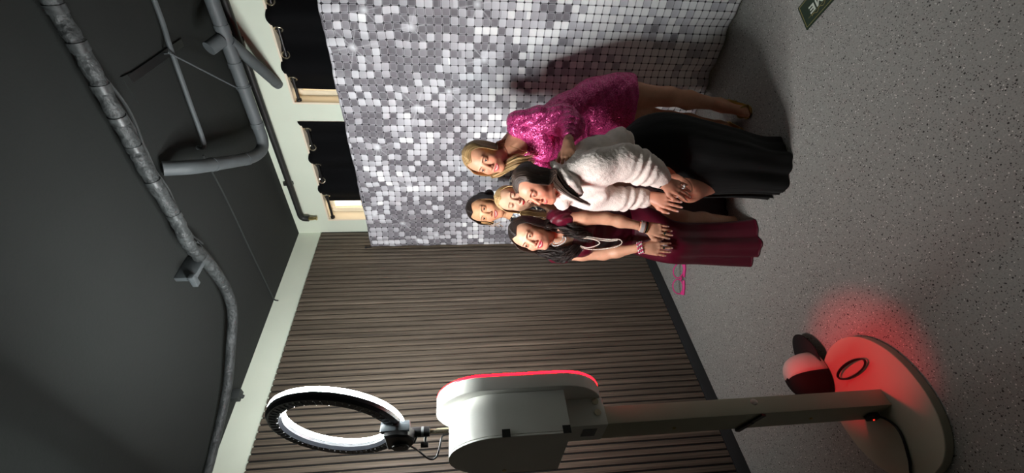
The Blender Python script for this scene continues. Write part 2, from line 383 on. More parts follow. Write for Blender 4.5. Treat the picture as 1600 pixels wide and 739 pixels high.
bn = nt.nodes.new('ShaderNodeTexNoise'); bn.noise_dimensions = '2D'; bn.inputs['Scale'].default_value = 1; bn.inputs['Detail'].default_value = 1; nt.links.new(cellnoise(9.3, .16), bn.inputs['Vector'])
# tone: pale towards lower half and left centre, mixed dark above
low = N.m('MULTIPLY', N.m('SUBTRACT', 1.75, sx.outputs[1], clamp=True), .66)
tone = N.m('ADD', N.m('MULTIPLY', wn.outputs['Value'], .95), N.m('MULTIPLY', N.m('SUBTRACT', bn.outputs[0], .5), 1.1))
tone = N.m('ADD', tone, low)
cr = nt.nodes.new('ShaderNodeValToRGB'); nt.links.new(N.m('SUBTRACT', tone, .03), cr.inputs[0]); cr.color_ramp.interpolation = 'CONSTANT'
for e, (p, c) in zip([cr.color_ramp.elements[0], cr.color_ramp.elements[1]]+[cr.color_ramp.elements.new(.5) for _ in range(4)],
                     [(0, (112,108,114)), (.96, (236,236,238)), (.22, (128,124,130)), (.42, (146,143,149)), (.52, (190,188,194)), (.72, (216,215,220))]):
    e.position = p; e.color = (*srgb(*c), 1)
# soft glaze inside every tile, printed thin pale rim, dark star gaps
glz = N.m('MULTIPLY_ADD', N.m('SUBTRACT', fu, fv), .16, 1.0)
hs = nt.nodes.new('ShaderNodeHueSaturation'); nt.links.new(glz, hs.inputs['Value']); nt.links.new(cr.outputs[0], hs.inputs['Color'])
rim = N.m('LESS_THAN', N.m('ABSOLUTE', N.m('ADD', dd, .045)), .018)
m1 = nt.nodes.new('ShaderNodeMixRGB'); nt.links.new(N.m('MULTIPLY', rim, .8), m1.inputs[0]); nt.links.new(hs.outputs[0], m1.inputs[1]); m1.inputs[2].default_value = (*srgb(205,204,208), 1)
gap = N.m('MULTIPLY_ADD', dd, 30, .5, clamp=True)
m2 = nt.nodes.new('ShaderNodeMixRGB'); nt.links.new(gap, m2.inputs[0]); nt.links.new(m1.outputs[0], m2.inputs[1]); m2.inputs[2].default_value = (*srgb(38,37,42), 1)
# printed sparkle stars (x, z, radius)
acc = None
for (sx_, sz_, rr) in ((.27,2.06,.13), (.62,1.98,.17), (.14,1.80,.13), (.06,2.2,.09), (1.24,1.87,.2), (1.60,2.19,.15), (1.35,1.67,.13), (1.72,1.86,.12), (.08,1.95,.09), (1.80,2.1,.12), (.36,2.25,.10), (1.85,1.5,.15), (.95,2.15,.12), (1.55,1.45,.16)):
    dx, dz = N.m('SUBTRACT', sx.outputs[0], sx_), N.m('SUBTRACT', sx.outputs[1], sz_)
    r_ = N.m('SQRT', N.m('ADD', N.m('MULTIPLY', dx, dx), N.m('MULTIPLY', dz, dz)))
    an = N.m('ARCTAN2', dz, dx)
    ray = N.m('MULTIPLY', N.m('POWER', N.m('ABSOLUTE', N.m('COSINE', N.m('MULTIPLY_ADD', an, 3, .9))), 60), N.m('SUBTRACT', 1, N.m('DIVIDE', r_, rr), clamp=True))
    core = N.m('SUBTRACT', 1, N.m('DIVIDE', r_, .030), clamp=True)
    st = N.m('MAXIMUM', N.m('MULTIPLY', ray, .5), core); acc = st if acc is None else N.m('MAXIMUM', acc, st)
m3 = nt.nodes.new('ShaderNodeMixRGB'); nt.links.new(N.m('MULTIPLY', acc, .9), m3.inputs[0]); nt.links.new(m2.outputs[0], m3.inputs[1]); m3.inputs[2].default_value = (*srgb(240,241,245), 1)
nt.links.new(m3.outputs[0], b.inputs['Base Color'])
bd = thing('photo_backdrop', (1.0,-.214,0), 'silver mosaic print fabric photo backdrop on a black stand', 'backdrop')
nx, nz = 200, 180; X0, X1, Z0, Z1 = .02, 2.43, .015, 2.33
xx, zz = np.meshgrid(np.linspace(X0, X1, nx), np.linspace(Z0, Z1, nz))
ty = np.clip((zz-1.2)/1.1, 0, 1); tb = np.clip((.7-zz)/.7, 0, 1)
yy = -.214 + ty*(.004*np.sin(xx*34+1.5*np.sin(zz*3))+.004*np.sin(xx*71+zz*4)) \
     + ty*.004*np.sin(zz*26+xx*5+np.sin(xx*7)) + tb*(.012*np.sin(xx*22+zz*2)+.006*np.sin(xx*47)) \
     + .010*np.exp(-((zz-2.0+.12*(xx-1.4))/.03)**2)*(xx > .8) - .012*np.exp(-((xx-1.45+.04*np.sin(zz*3))/.02)**2)*(zz < 1.2)
xw = xx + ty*.0035*np.sin(zz*22+xx*9); zw = zz + ty*.006*np.sin(xx*19+zz*6) + .004*np.sin(xx*9)
zw = np.where(zz > 2.31, zz+.003*np.sin(xx*15), zw); zw = np.maximum(zw, .006)
idx = np.arange(nx*nz).reshape(nz, nx)
Fq = np.stack([idx[:-1,:-1], idx[:-1,1:], idx[1:,1:], idx[1:,:-1]], -1).reshape(-1,4)
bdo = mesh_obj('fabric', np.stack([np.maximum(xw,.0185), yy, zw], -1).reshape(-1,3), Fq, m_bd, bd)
ul = bdo.data.uv_layers.new(name='UVMap'); uvv = np.stack([xx, zz], -1).reshape(-1,2)
vi = np.zeros(len(bdo.data.loops), np.int32); bdo.data.loops.foreach_get('vertex_index', vi); ul.data.foreach_set('uv', uvv[vi].astype(np.float32).ravel())
md = bdo.modifiers.new('s', 'SOLIDIFY'); md.thickness = .0015
m_pole = mat('black_metal_stand', srgb(34,34,36), .45, .4)
MB().tube([(.034,-.185,.03), (.034,-.185,2.325)], .0125, 12).build('upright', m_pole, bd)
MB().tube([(2.41,-.185,.03), (2.41,-.185,2.325)], .0125, 12).build('upright', m_pole, bd)
MB().tube([(.005,-.185,2.315), (2.45,-.185,2.315)], .011, 12).build('crossbar', m_pole, bd)
MB().tube([(.034,-.185,2.20), (.034,-.185,2.26)], .019, 12).ball((.012,-.215,2.375), .010).tube([(.012,-.21,2.33), (.012,-.215,2.375)], .005, 6).tube([(.034,-.185,1.9), (.034,-.185,1.95)], .018, 12).build('clamp', m_pole, bd)
for x in (.034, 2.41):
    q = MB()
    q.tube([(x,-.185,.10), (x+.10,-.52,.022)], .012, 10); q.tube([(x,-.185,.06), (x+.0,-.06,.02)], .012, 10)
    q.build('stand_foot', m_pole, bd)
    MB().ball((x+.10,-.52,.02), (.022,.022,.02)).build('foot_cap', m_black, bd)

# ------------------------------------------------------------------ photo booth kiosk
m_white = mat('white_powder_coat', srgb(222, 222, 214), .42, noise=((5,5,5), .03))
m_white2 = mat('white_base_plate', srgb(186, 184, 164), .5, noise=((5,5,5), .03))
BX = 1.053
pb = thing('photo_booth', (BX,-2.165,0), 'white photo booth kiosk on square post with red LED rim', 'photo booth')
MB().prism([(BX+.210*math.copysign(abs(math.cos(a))**.92, math.cos(a)), -2.162+.262*math.copysign(abs(math.sin(a))**.95, math.sin(a))) for a in np.linspace(0, 2*PI, 64, endpoint=False)], 'z', .0, .035, bev=.002).build('base_plate', m_white2, pb)
MB().box((.991,-2.195,.035), (1.115,-2.134,1.24), bev=.0015).build('post', m_white2, pb)
MB().box((.989,-2.197,1.117), (1.117,-2.1015,1.268), bev=.001).build('post_bracket', m_white, pb)
q = MB()
for y in (-2.115, -2.155): q.tube([(1.1172,y,1.145), (1.121,y,1.145)], .012, 14)
q.build('bracket_bolt', m_chrome, pb)
MB().box((1.03,-2.1985,1.15), (1.09,-2.1975,1.20)).build('label_tape', mat('grey_tape', srgb(110,115,118), .5), pb, smooth=False)
MB().prism(stadium(BX, 1.405, .163, .296, 20), 'y', -2.1005, -2.050, bev=.002).build('face_plate', m_white, pb)
MB().prism(stadium(BX-.022, 1.4625, .161, .1955, 20, True), 'y', -2.238, -2.101, bev=.001).build('housing', m_white, pb)
MB().prism(stadium(BX-.022, 1.4625, .1615, .196, 20, True), 'y', -2.246, -2.2395, bev=.0005).build('back_cover', m_white, pb)
# screen on the far side
MB().prism(stadium(BX, 1.405, .11, .2, 12), 'y', -2.0495, -2.044).build('screen', mat('tablet_glass', (.01,.01,.012), .08), pb)
st_ = stadium(BX, 1.405, .158, .291, 24)
MB().tube([(p[0],-2.046, p[1]) for p in st_], .0055, 8, closed=True).build('led_rim', mat('red_led', (1,.0,.0), .4, emit=(1, .0012, .0035), es=LED_POWER), pb)
ldm = bpy.data.lights.new('added_red_spot', 'SPOT'); ldm.color = (1, .012, .03); ldm.energy = 36; ldm.spot_size = math.radians(34); ldm.spot_blend = 1; ldm.shadow_soft_size = .012  # extra red spot, added to redden the base below the rim
ldo = bpy.data.objects.new('added_red_spot', ldm); COL.objects.link(ldo); ldo.location = (BX, -2.032, 1.10)
ldo.rotation_euler = Vector((.035, .03, -1)).to_track_quat('-Z', 'Y').to_euler()
MB().box((BX-.012,-2.0465,1.104), (BX+.012,-2.022,1.112), bev=.002).build('added_spot_block', m_black, pb)  # small made-up block where the added red spot sits
for z in (1.280, 1.474):
    MB().box((BX+.1405,-2.247,z-.013), (BX+.142,-2.222,z+.013)).build('hook_tape', m_black, pb, smooth=False)
MB().tube([(.90,-2.2465,1.465), (.90,-2.249,1.465)], .0075, 16).build('cover_screw', m_brass, pb)
for z in (.857, .321):
    MB().tube([(1.044,-2.196,z), (1.044,-2.1995,z)], .006, 14).build('post_screw', m_brass, pb)
MB().ball((1.1155,-2.152,.56), (.004,.012,.014)).build('post_knob', m_white, pb)
q = MB(); q.box((1.045,-2.203,.548), (1.115,-2.196,.568), rot=Matrix.Rotation(.35, 3, 'Y')); q.box((.988,-2.206,.572), (1.062,-2.197,.592), rot=Matrix.Rotation(.35, 3, 'Y'))
q.build('strap', m_black, pb)
# plug and cord
q = MB().box((1.022,-2.216,.052), (1.058,-2.195,.092), bev=.004).build('power_plug', m_black, pb)
MB().tube([(1.04,-2.2165,.073), (1.04,-2.218,.073)], .003, 8).build('plug_light', mat('plug_led', (1,0,0), .4, emit=(1,.02,.01), es=4), pb)
cdp = spline([(1.048,-2.205,.060), (1.062,-2.225,.045), (1.075,-2.26,.0405), (1.068,-2.30,.040), (1.035,-2.36,.040), (1.0,-2.405,.040), (.965,-2.45,.012), (.90,-2.56,.006), (.7,-2.7,.006)], 50)
tag(MB().tube(cdp, .0045, 8).build('power_cord', m_black), 'black power cord crossing the white base onto the floor', 'cord')

# ring light above the booth
rl = thing('ring_light', (BX,-2.15,1.70), 'large black LED ring light glowing white above the photo booth', 'ring light')
RC = Vector((BX+.006,-2.108,2.035)); RT = Matrix.Rotation(math.radians(-6), 3, 'X')
RR = .226
def torus_prof(mb, prof, n=96):
    """revolve closed profile [(radius, depth)] about the ring axis (y, + towards the group)"""
    v = []; f = []; k = len(prof)
    for i in range(n):
        a = 2*PI*i/n
        for r_, d in prof: v.append(RC + RT @ Vector((r_*math.cos(a), d, r_*math.sin(a))))
    for i in range(n):
        for j in range(k): f.append((i*k+j, i*k+(j+1) % k, ((i+1) % n)*k+(j+1) % k, ((i+1) % n)*k+j))
    return mb.add(v, f)
m_ringblk = mat('ring_black', srgb(36,38,42), .3)
m_emit = mat('ring_diffuser', (1,1,1), .5, emit=(.95, 1.0, 1.0), es=RING_POWER)
torus_prof(MB(), [(RR,.000), (RR-.001,-.012), (RR-.010,-.022), (RR-.045,-.022), (RR-.054,-.012), (RR-.055,0)]).build('ring_body', m_ringblk, rl)
torus_prof(MB(), [(RR,.001), (RR,.014), (RR-.004,.018), (RR-.051,.018), (RR-.055,.014), (RR-.055,.001)]).build('ring_diffuser', m_emit, rl)
q = MB(); q2 = MB()
for i in range(60):
    a = 2*PI*i/60
    p = RC+RT @ Vector(((RR-.0165)*math.cos(a), -.0225, (RR-.0165)*math.sin(a)))
    q.ball(p, .0028, 6, 4)
    if i % 2: q.ball(RC+RT @ Vector(((RR-.041)*math.cos(a), -.0225, (RR-.041)*math.sin(a))), .0022, 6, 4)
    rot = RT @ Matrix.Rotation(-a, 3, 'Y')
    c_ = RC+RT @ Vector(((RR-.028)*math.cos(a), -.0232, (RR-.028)*math.sin(a)))
    q2.box(c_-Vector((.010,.0012,.0018)), c_+Vector((.010,.0012,.0018)), rot=rot)
q.build('ring_screws', mat('bright_screw', srgb(230,230,230), .15, 1), rl)['kind'] = 'stuff'
o = q2.build('vent_ribs', m_ringblk, rl, smooth=False); o['kind'] = 'stuff'
bt = RC+RT @ Vector((0,-.03,-RR+.02))
MB().prism([(p[0], p[1]) for p in [(bt.x-.058,bt.z-.01), (bt.x-.048,bt.z-.045), (bt.x-.018,bt.z-.062), (bt.x+.018,bt.z-.062), (bt.x+.048,bt.z-.045), (bt.x+.058,bt.z-.01), (bt.x+.05,bt.z+.032), (bt.x-.05,bt.z+.032)]], 'y', bt.y-.030, bt.y+.010, bev=.006).build('control_box', m_black, rl)
MB().box((bt.x+.03,bt.y-.012,bt.z-.05), (bt.x+.057,bt.y+.022,bt.z+.045), bev=.004).build('side_plate', mat('grey_plastic', srgb(84,90,94), .35), rl)
MB().tube([bt+Vector((-.02,-.034,-.015)), bt+Vector((-.02,-.038,-.015))], .028, 20).tube([bt+Vector((-.02,-.040,-.015)), bt+Vector((-.02,-.036,-.015))], .020, 20).build('dimmer_dial', m_black, rl)
MB().box((BX-.012,-2.168,1.795), (BX+.012,-2.140,1.835), bev=.003).build('hinge_bracket', mat('hinge_grey', srgb(130,136,138), .35), rl)
MB().tube([(BX,-2.154,1.722), (BX,-2.154,1.80)], .0165, 16).build('stem_socket', m_black, rl)
MB().tube([(BX,-2.154,1.742), (BX,-2.154,1.750)], .0172, 16).build('socket_band', mat('band_grey', srgb(150,155,155), .3, .5), rl)
MB().tube([(BX+.014,-2.165,1.782), (BX+.022,-2.172,1.782)], .006, 12).ball((BX+.022,-2.172,1.782), .006, 8, 5).build('tilt_screw', m_chrome, rl)
MB().tube([(BX,-2.170,1.765), (BX,-2.190,1.772)], .003, 8).tube([(BX,-2.168,1.735), (BX,-2.198,1.735)], .005, 8).box((BX-.008,-2.205,1.725), (BX+.008,-2.190,1.750), bev=.002).build('lock_knob', m_black, rl)
MB().tube([(BX,-2.154,1.6575), (BX,-2.154,1.725)], .0085, 14).build('spigot', m_chrome, rl)
MB().tube(spline([(bt.x-.02,bt.y-.035,bt.z-.05), (BX-.03,-2.20,1.765), (BX-.05,-2.225,1.725), (BX-.04,-2.225,1.70), (BX-.02,-2.20,1.688), (BX-.01,-2.17,1.68), (BX-.005,-2.165,1.655)], 40), .0032, 8).build('light_cable', m_black, rl)

# ------------------------------------------------------------------ small floor things
gl = thing('novelty_glasses', (.25,-.85,0), 'oversized pink plastic party glasses lying on the floor', 'glasses')
m_pink = mat('pink_plastic', srgb(240, 62, 150), .35)
def flat(mb, pts, r, z, n=8, closed=False): return mb.tube([(p[0], p[1], z) for p in pts], r, n, closed=closed)
gA, gB = Vector((.345,-.767,0)), Vector((.157,-.911,0)); gd = (gB-gA).normalized(); gn = Vector((-gd.y, gd.x, 0)); gn = gn if gn.x < 0 else -gn   # gn: away towards the wall
q = MB()
for cx, sgn in ((.058, 1), (.178, -1)):
    pts = []
    for a in np.linspace(0, 2*PI, 32, endpoint=False):
        ex = .054*math.cos(a)+.008*math.sin(a)*sgn; ez = .040*math.sin(a)*(1.1 if math.sin(a) > 0 else .85)
        pts.append(gA+gd*(cx+ex)+gn*.004+Vector((0,0,.039+ez)))
    q.tube(pts, .0042, 8, closed=True)
q.tube([gA+gd*.104+Vector((0,0,.030)), gA+gd*.118+Vector((0,0,.022)), gA+gd*.132+Vector((0,0,.030))], .007, 8)
for cx in (.012, .224): q.tube([gA+gd*(cx-.012)+Vector((0,0,.012)), gA+gd*(cx+.012)+Vector((0,0,.012))], [.010,.007] if cx < .1 else [.007,.010], 8)
q.build('frame', m_pink, gl)
for s_ in (0, 1):
    a0 = .003 if s_ == 0 else .233; a1 = .105 if s_ == 0 else .128; h = .0 if s_ else .002
    q = MB(); q.tube([gA+gd*a0+Vector((0,0,.012)), gA+gd*a0-gn*.014+Vector((0,0,.011)), gA+gd*((a0+a1)/2)-gn*.020+Vector((0,0,.011)), gA+gd*a1-gn*.016+Vector((0,0,.011))], [.008,.010,.010,.007], 10)
    q.build('temple_arm', m_pink, gl)

cap = thing('trucker_cap', (.85,-1.94,0), 'black and white trucker cap lying against the white kiosk base', 'cap')
CM = Matrix.Translation((.868,-1.952,.026)) @ Matrix.Rotation(math.radians(-11), 4, Vector((.77,.63,0))) @ Matrix.Rotation(math.radians(76), 4, 'Z') @ Matrix.Rotation(math.radians(-6), 4, 'Y') @ Matrix.Scale(1.14, 4)
m_capw = mat('cap_white', srgb(226, 214, 206), .8, bump=((400,400,400), .3, .001)); m_capb = mat('cap_black', srgb(20,18,19), .85, bump=((500,500,500), .6, .001))
def capshell(t0, t1, name, m_):                   # crown sector between azimuths t0..t1 (0 = visor)
    v = []; f = []; nu, nv = 16, 12
    for j in range(nv+1):
        ph = j/nv*PI/2
        for i in range(nu+1):
            a = t0+(t1-t0)*i/nu; prof = math.cos(ph)**.75
            hh = .118*math.sin(ph)**(.9)*(1+.10*math.cos(a)*math.cos(ph))
            v.append(CM @ Vector((.098*prof*math.cos(a), .082*prof*math.sin(a), hh)))
    for j in range(nv):
        for i in range(nu): f.append((j*(nu+1)+i, j*(nu+1)+i+1, (j+1)*(nu+1)+i+1, (j+1)*(nu+1)+i))
    o = MB().add(v, f).build(name, m_, cap, sharp=False); md = o.modifiers.new('s', 'SOLIDIFY'); md.thickness = .003; return o
capshell(-1.45, 1.45, 'front_panel', m_capw); capshell(1.45, 2*PI-1.45, 'mesh_back', m_capb)
v = []; f = []
for j in range(7):
    for i in range(17):
        a = -1.15+2.3*i/16; r0 = Vector((.096*math.cos(a), .080*math.sin(a), .004)); e = math.cos(a*.95)**.6
        p = r0+Vector((.078*e*j/6, .004*math.sin(a)*j/6, 0)); p.z += .010*(1-(p.y/.08)**2)*j/6+.004
        v.append(CM @ p)
for j in range(6):
    for i in range(16): f.append((j*17+i, j*17+i+1, (j+1)*17+i+1, (j+1)*17+i))
o = MB().add(v, f).build('visor', m_capb, cap, sharp=False); md = o.modifiers.new('s', 'SOLIDIFY'); md.thickness = .004
MB().ball(CM @ Vector((0,0,.118)), .007, 8, 5).build('top_button', m_capb, cap)
q = MB()
for pts in ([(.020,.086),(.006,.064),(.020,.050)], [(.026,.074),(.012,.060)]):
    q.tube([CM @ (Vector((.098*math.cos(.15), .082*math.sin(.15)+u-.012, w)) + Vector(((1-(w/.118)**2)**.5*.098-.098*math.cos(.15)+.002, 0, 0))) for u, w in pts], .0022, 6)
q.build('cap_mark', m_capb, cap)
el = MB()
ec = Vector((1.069,-2.025,.040)); ed = Vector((.158,-.013,0)).normalized(); en = Vector((-ed.y, ed.x, 0))
for k in range(2):
    el.tube([ec+ed*.080*math.cos(a)+en*(.021+.003*k)*math.sin(a)+Vector((0,0,.002+.004*k+.006*(1+math.sin(a)))) for a in np.linspace(0, 2*PI, 40, endpoint=False)], .0032, 8, closed=True)
tag(el.build('elastic_loop', m_black), 'thin black elastic loop lying on the red-lit kiosk base', 'loop')

sg = thing('floor_sign', (2.05,-.82,0), 'dark green sign with gold border lying flat on floor', 'sign')
p0 = Vector((1.97,-.814,0)); e1 = Vector((2.026,-.69,0))-p0; w_ = e1.length; e1.normalize(); e2 = Vector((e1.y, -e1.x, 0)); L_ = .34   # e2: along, away from the E end
m_green = mat('dark_green_card', srgb(28, 48, 30), .45); m_gold = mat('gold_print', srgb(160, 150, 92), .4, .3); m_white_ink = mat('white_ink', srgb(205, 214, 200), .6)
def card(a0, a1, b0, b1, z0, z1, mb): 
    pts = [p0+e2*a+e1*b_ for a, b_ in ((a0,b0),(a1,b0),(a1,b1),(a0,b1))]
    return mb.prism([(p.x, p.y) for p in pts], 'z', z0, z1)
card(0, L_, 0, w_, .0, .006, MB()).build('board', m_green, sg, smooth=False)
q = MB(); bw = .0025; o1 = .007
card(o1, L_-o1, o1, o1+bw, .006, .0064, q); card(o1, L_-o1, w_-o1-bw, w_-o1, .006, .0064, q); card(o1, o1+bw, o1, w_-o1, .006, .0064, q); card(L_-o1-bw, L_-o1, o1, w_-o1, .006, .0064, q)
q.build('gold_border', m_gold, sg, smooth=False)
def glyph(a0, strokes, name):                     # strokes in letter space: u to the reader's right (towards -a), v up (towards -b)
    q = MB(); LW, LH, B0 = .030, .0385, .0825
    for poly in strokes:
        pts = [p0+e2*(a0-u*LW)+e1*(B0-v*LH) for u, v in poly]; q.prism([(p.x, p.y) for p in pts], 'z', .006, .0066)
    q.build(name, m_white_ink, sg, smooth=False)
glyph(.078, [[(0,0),(.3,0),(.3,1),(0,1)], [(.3,0),(1,0),(1,.2),(.3,.2)], [(.3,.4),(.9,.4),(.9,.6),(.3,.6)], [(.3,.8),(1,.8),(1,1),(.3,1)]], 'letter_e')
glyph(.1225, [[(0,0),(.25,0),(.25,1),(0,1)], [(.95,0),(1.2,0),(1.2,1),(.95,1)], [(.25,1),(.25,.62),(.6,.1),(.6,.5)], [(.6,.5),(.6,.1),(.95,.62),(.95,1)]], 'letter_m')
q = MB(); flat(q, [p0+e2*(.05+.13*t)+e1*(.030+.006*math.sin(t*22)) for t in np.linspace(0, 1, 40)], .0012, .0062, 6)
flat(q, [p0+e2*(.03+.17*t)+e1*(.039) for t in (0, 1)], .0006, .0062, 6)
q.build('gold_script', m_gold, sg)

# ------------------------------------------------------------------ people: distance-field bodies meshed by surface nets
RH = Vector((math.cos(YAW), -math.sin(YAW), 0)); FH = Vector((math.sin(YAW), math.cos(YAW), 0)); UP = Vector((0,0,1))
def ray_(x, y): return _F + ((739-y)-369.5)/FPX*_R + (x-800)/FPX*_D
class Stand:                                      # a person's own upright plane: real depth f metres behind its base point
    def __init__(s, bx, by): s.b = Vector((bx, by, 0))
    def __call__(s, x, y, f=0.):
        v = ray_(x, y); t = ((s.b+FH*f-CAMPOS).dot(FH))/v.dot(FH); return CAMPOS+v*t
def smin(a, b, k): h = np.maximum(k-np.abs(a-b), 0)/k; return np.minimum(a, b)-h*h*(k*.25)
class Field:
    def __init__(s): s.p = []
    def cap(s, a, b, ra, rb=None, k=.02, flat=None, sub=False):
        rb = ra if rb is None else rb; s.p.append(('c', np.array(a, float), np.array(b, float), ra, rb, k, flat, sub)); return s
    def chain(s, pts, rs, k=.01, **kw):
        for i in range(len(pts)-1): s.cap(pts[i], pts[i+1], rs[i], rs[i+1], k, **kw)
        return s
    def ell(s, c, r, rot=None, k=.02, sub=False):
        s.p.append(('e', np.array(c, float), np.array(r, float), np.array(rot if rot is not None else Matrix.Identity(3)), 0, k, None, sub)); return s
    def half(s, p, n):                            # cut away the side the normal points to
        s.p.append(('h', np.array(p, float), np.array(n, float), 0, 0, 0, None, True)); return s
    def bounds(s):
        lo, hi = np.full(3, 1e9), np.full(3, -1e9)
        for q in s.p:
            if q[7]: continue
            if q[0] == 'c': m = max(q[3], q[4]); lo = np.minimum(lo, np.minimum(q[1], q[2])-m); hi = np.maximum(hi, np.maximum(q[1], q[2])+m)
            else: m = q[2].max(); lo = np.minimum(lo, q[1]-m); hi = np.maximum(hi, q[1]+m)
        return lo-.02, hi+.02
    def grid(s, lo, hi, h, off=0):
        n = np.ceil((hi-lo)/h).astype(int)+1
        ax = [lo[i]+h*np.arange(n[i]) for i in range(3)]
        A = np.full(tuple(n), .5, np.float32)
        for q in s.p:
            ty, k = q[0], q[5]
            if ty == 'c': m = max(q[3], q[4]); bl, bh = np.minimum(q[1], q[2])-m, np.maximum(q[1], q[2])+m
            elif ty == 'e': m = q[2].max(); bl, bh = q[1]-m, q[1]+m
            else: bl, bh = lo, hi
            mg = k+2.5*h+abs(off); i0 = np.clip(np.floor((bl-mg-lo)/h).astype(int), 0, n); i1 = np.clip(np.ceil((bh+mg-lo)/h).astype(int)+1, 0, n)
            if (i1 <= i0).any(): continue
            sl = tuple(slice(a, b) for a, b in zip(i0, i1))
            X = ax[0][sl[0]][:,None,None].astype(np.float32); Y = ax[1][sl[1]][None,:,None].astype(np.float32); Z_ = ax[2][sl[2]][None,None,:].astype(np.float32)
            if ty == 'c':
                a, b = q[1], q[2]; ab = b-a
                px, py, pz = X-a[0], Y-a[1], Z_-a[2]
                if q[6] is not None:
                    n_, fl = np.array(q[6][0], float), q[6][1]; g = (1/fl-1)
                    dt = (px*n_[0]+py*n_[1]+pz*n_[2])*g; px, py, pz = px+n_[0]*dt, py+n_[1]*dt, pz+n_[2]*dt
                    ab = ab+n_*(ab@n_)*g
                L = max(ab@ab, 1e-12); t = np.clip((px*ab[0]+py*ab[1]+pz*ab[2])/L, 0, 1)
                d = np.sqrt((px-t*ab[0])**2+(py-t*ab[1])**2+(pz-t*ab[2])**2)-(q[3]+t*(q[4]-q[3]))
                if q[6] is not None: d = d*(.5+.5*q[6][1])
            elif ty == 'e':
                R_ = q[3]; px, py, pz = X-q[1][0], Y-q[1][1], Z_-q[1][2]
                l = [px*R_[0][i]+py*R_[1][i]+pz*R_[2][i] for i in range(3)]; r = q[2]
                k0 = np.sqrt((l[0]/r[0])**2+(l[1]/r[1])**2+(l[2]/r[2])**2)
                k1 = np.sqrt((l[0]/r[0]**2)**2+(l[1]/r[1]**2)**2+(l[2]/r[2]**2)**2)
                d = k0*(k0-1)/np.maximum(k1, 1e-6)
            else:
                d = -((X-q[1][0])*q[2][0]+(Y-q[1][1])*q[2][1]+(Z_-q[1][2])*q[2][2])   # inside what is removed: negative
                A[sl] = np.maximum(A[sl], -d+off*0); continue
            if q[7]: A[sl] = -smin(-A[sl], d+off*0, k)
            else: A[sl] = smin(A[sl], d-off, k)
        return A, ax
def nets(A, ax):
    s = A < 0; n = np.array(A.shape)
    c = [s[i:n[0]-1+i, j:n[1]-1+j, k:n[2]-1+k] for i in (0,1) for j in (0,1) for k in (0,1)]
    cnt = sum(x.astype(np.int8) for x in c); cell = (cnt > 0) & (cnt < 8)
    ci = np.argwhere(cell)
    if len(ci) == 0: return np.zeros((0,3)), np.zeros((0,4), int)
    vid = np.full(cell.shape, -1, np.int64); vid[cell] = np.arange(len(ci))
    corners = np.array([(i,j,k) for i in (0,1) for j in (0,1) for k in (0,1)])
    vals = np.stack([A[ci[:,0]+o[0], ci[:,1]+o[1], ci[:,2]+o[2]] for o in corners], 1)
    acc = np.zeros((len(ci), 3)); w = np.zeros(len(ci))
    for a in range(8):
        for b in range(a+1, 8):
            if abs(corners[a]-corners[b]).sum() != 1: continue
            va, vb = vals[:,a], vals[:,b]; m = (va < 0) != (vb < 0)
            t = np.where(m, va/np.where(m, va-vb, 1), 0)
            p = corners[a]+(corners[b]-corners[a])*t[:,None]; acc += p*m[:,None]; w += m
    h = np.array([ax[i][1]-ax[i][0] for i in range(3)]); o = np.array([ax[i][0] for i in range(3)])
    V = o+(ci+acc/w[:,None])*h
    F = []
    for d in range(3):
        u, v = (d+1) % 3, (d+2) % 3
        i0 = [slice(0, n[i]-(1 if i == d else 0)) for i in range(3)]; i1 = list(i0); i1[d] = slice(1, n[d])
        a, b = s[tuple(i0)], s[tuple(i1)]; e = np.argwhere(a != b)
        e = e[(e[:,u] > 0) & (e[:,v] > 0) & (e[:,u] < n[u]-1) & (e[:,v] < n[v]-1)]
        fl = a[tuple(e.T)]
        def g(du, dv): q = e.copy(); q[:,u] -= du; q[:,v] -= dv; return vid[tuple(q.T)]
        Q = np.stack([g(1,1), g(0,1), g(0,0), g(1,0)], 1); Q = np.where(fl[:,None], Q, Q[:,::-1]); F.append(Q)
    F = np.concatenate(F); F = F[(F >= 0).all(1)]
    return V, F
def smooth_mesh(V, F, it=2, lam=.5):
    e = np.concatenate([F[:,[0,1]], F[:,[1,2]], F[:,[2,3]], F[:,[3,0]]]); e = np.concatenate([e, e[:,::-1]])
    cnt = np.bincount(e[:,0], minlength=len(V)).astype(float)[:,None]; cnt[cnt == 0] = 1
    for _ in range(it):
        S_ = np.stack([np.bincount(e[:,0], V[e[:,1],i], len(V)) for i in range(3)], 1); V = V+lam*(S_/cnt-V)
    return V
def solid(field, h, off=0, clip=None, it=2):
    lo, hi = field.bounds(); A, ax = field.grid(lo-abs(off), hi+abs(off), h, off)
    if clip: A = clip(A, ax)
    V, F = nets(A, ax); return smooth_mesh(V, F, it), F
def multires(field, h, fine, it=2):
    """one skin surface: coarse everywhere, fine inside the balls [(centre, radius, cell)]"""
    parts = []
    def dist(ax, c): return np.sqrt((ax[0][:,None,None]-c[0])**2+(ax[1][None,:,None]-c[1])**2+(ax[2][None,None,:]-c[2])**2)
    def clipc(A, ax):
        for c, r, _ in fine: A = np.maximum(A, (r-.002)-dist(ax, c))
        return A
    parts.append(solid(field, h, clip=clipc, it=it))
    for c, r, hh in fine:
        c = np.array(c, float); A, ax = field.grid(c-r-3*hh, c+r+3*hh, hh)
        A = np.maximum(A, dist(ax, c)-r); V, F = nets(A, ax); parts.append((smooth_mesh(V, F, 1), F))
    n = 0; Vs, Fs = [], []
    for V, F in parts: Vs.append(V); Fs.append(F+n); n += len(V)
    return np.concatenate(Vs), np.concatenate(Fs)
def paint(o, name, cols):
    a = o.data.color_attributes.new(name, 'FLOAT_COLOR', 'POINT'); a.data.foreach_set('color', np.concatenate([cols, np.ones((len(cols),1))], 1).astype(np.float32).ravel())

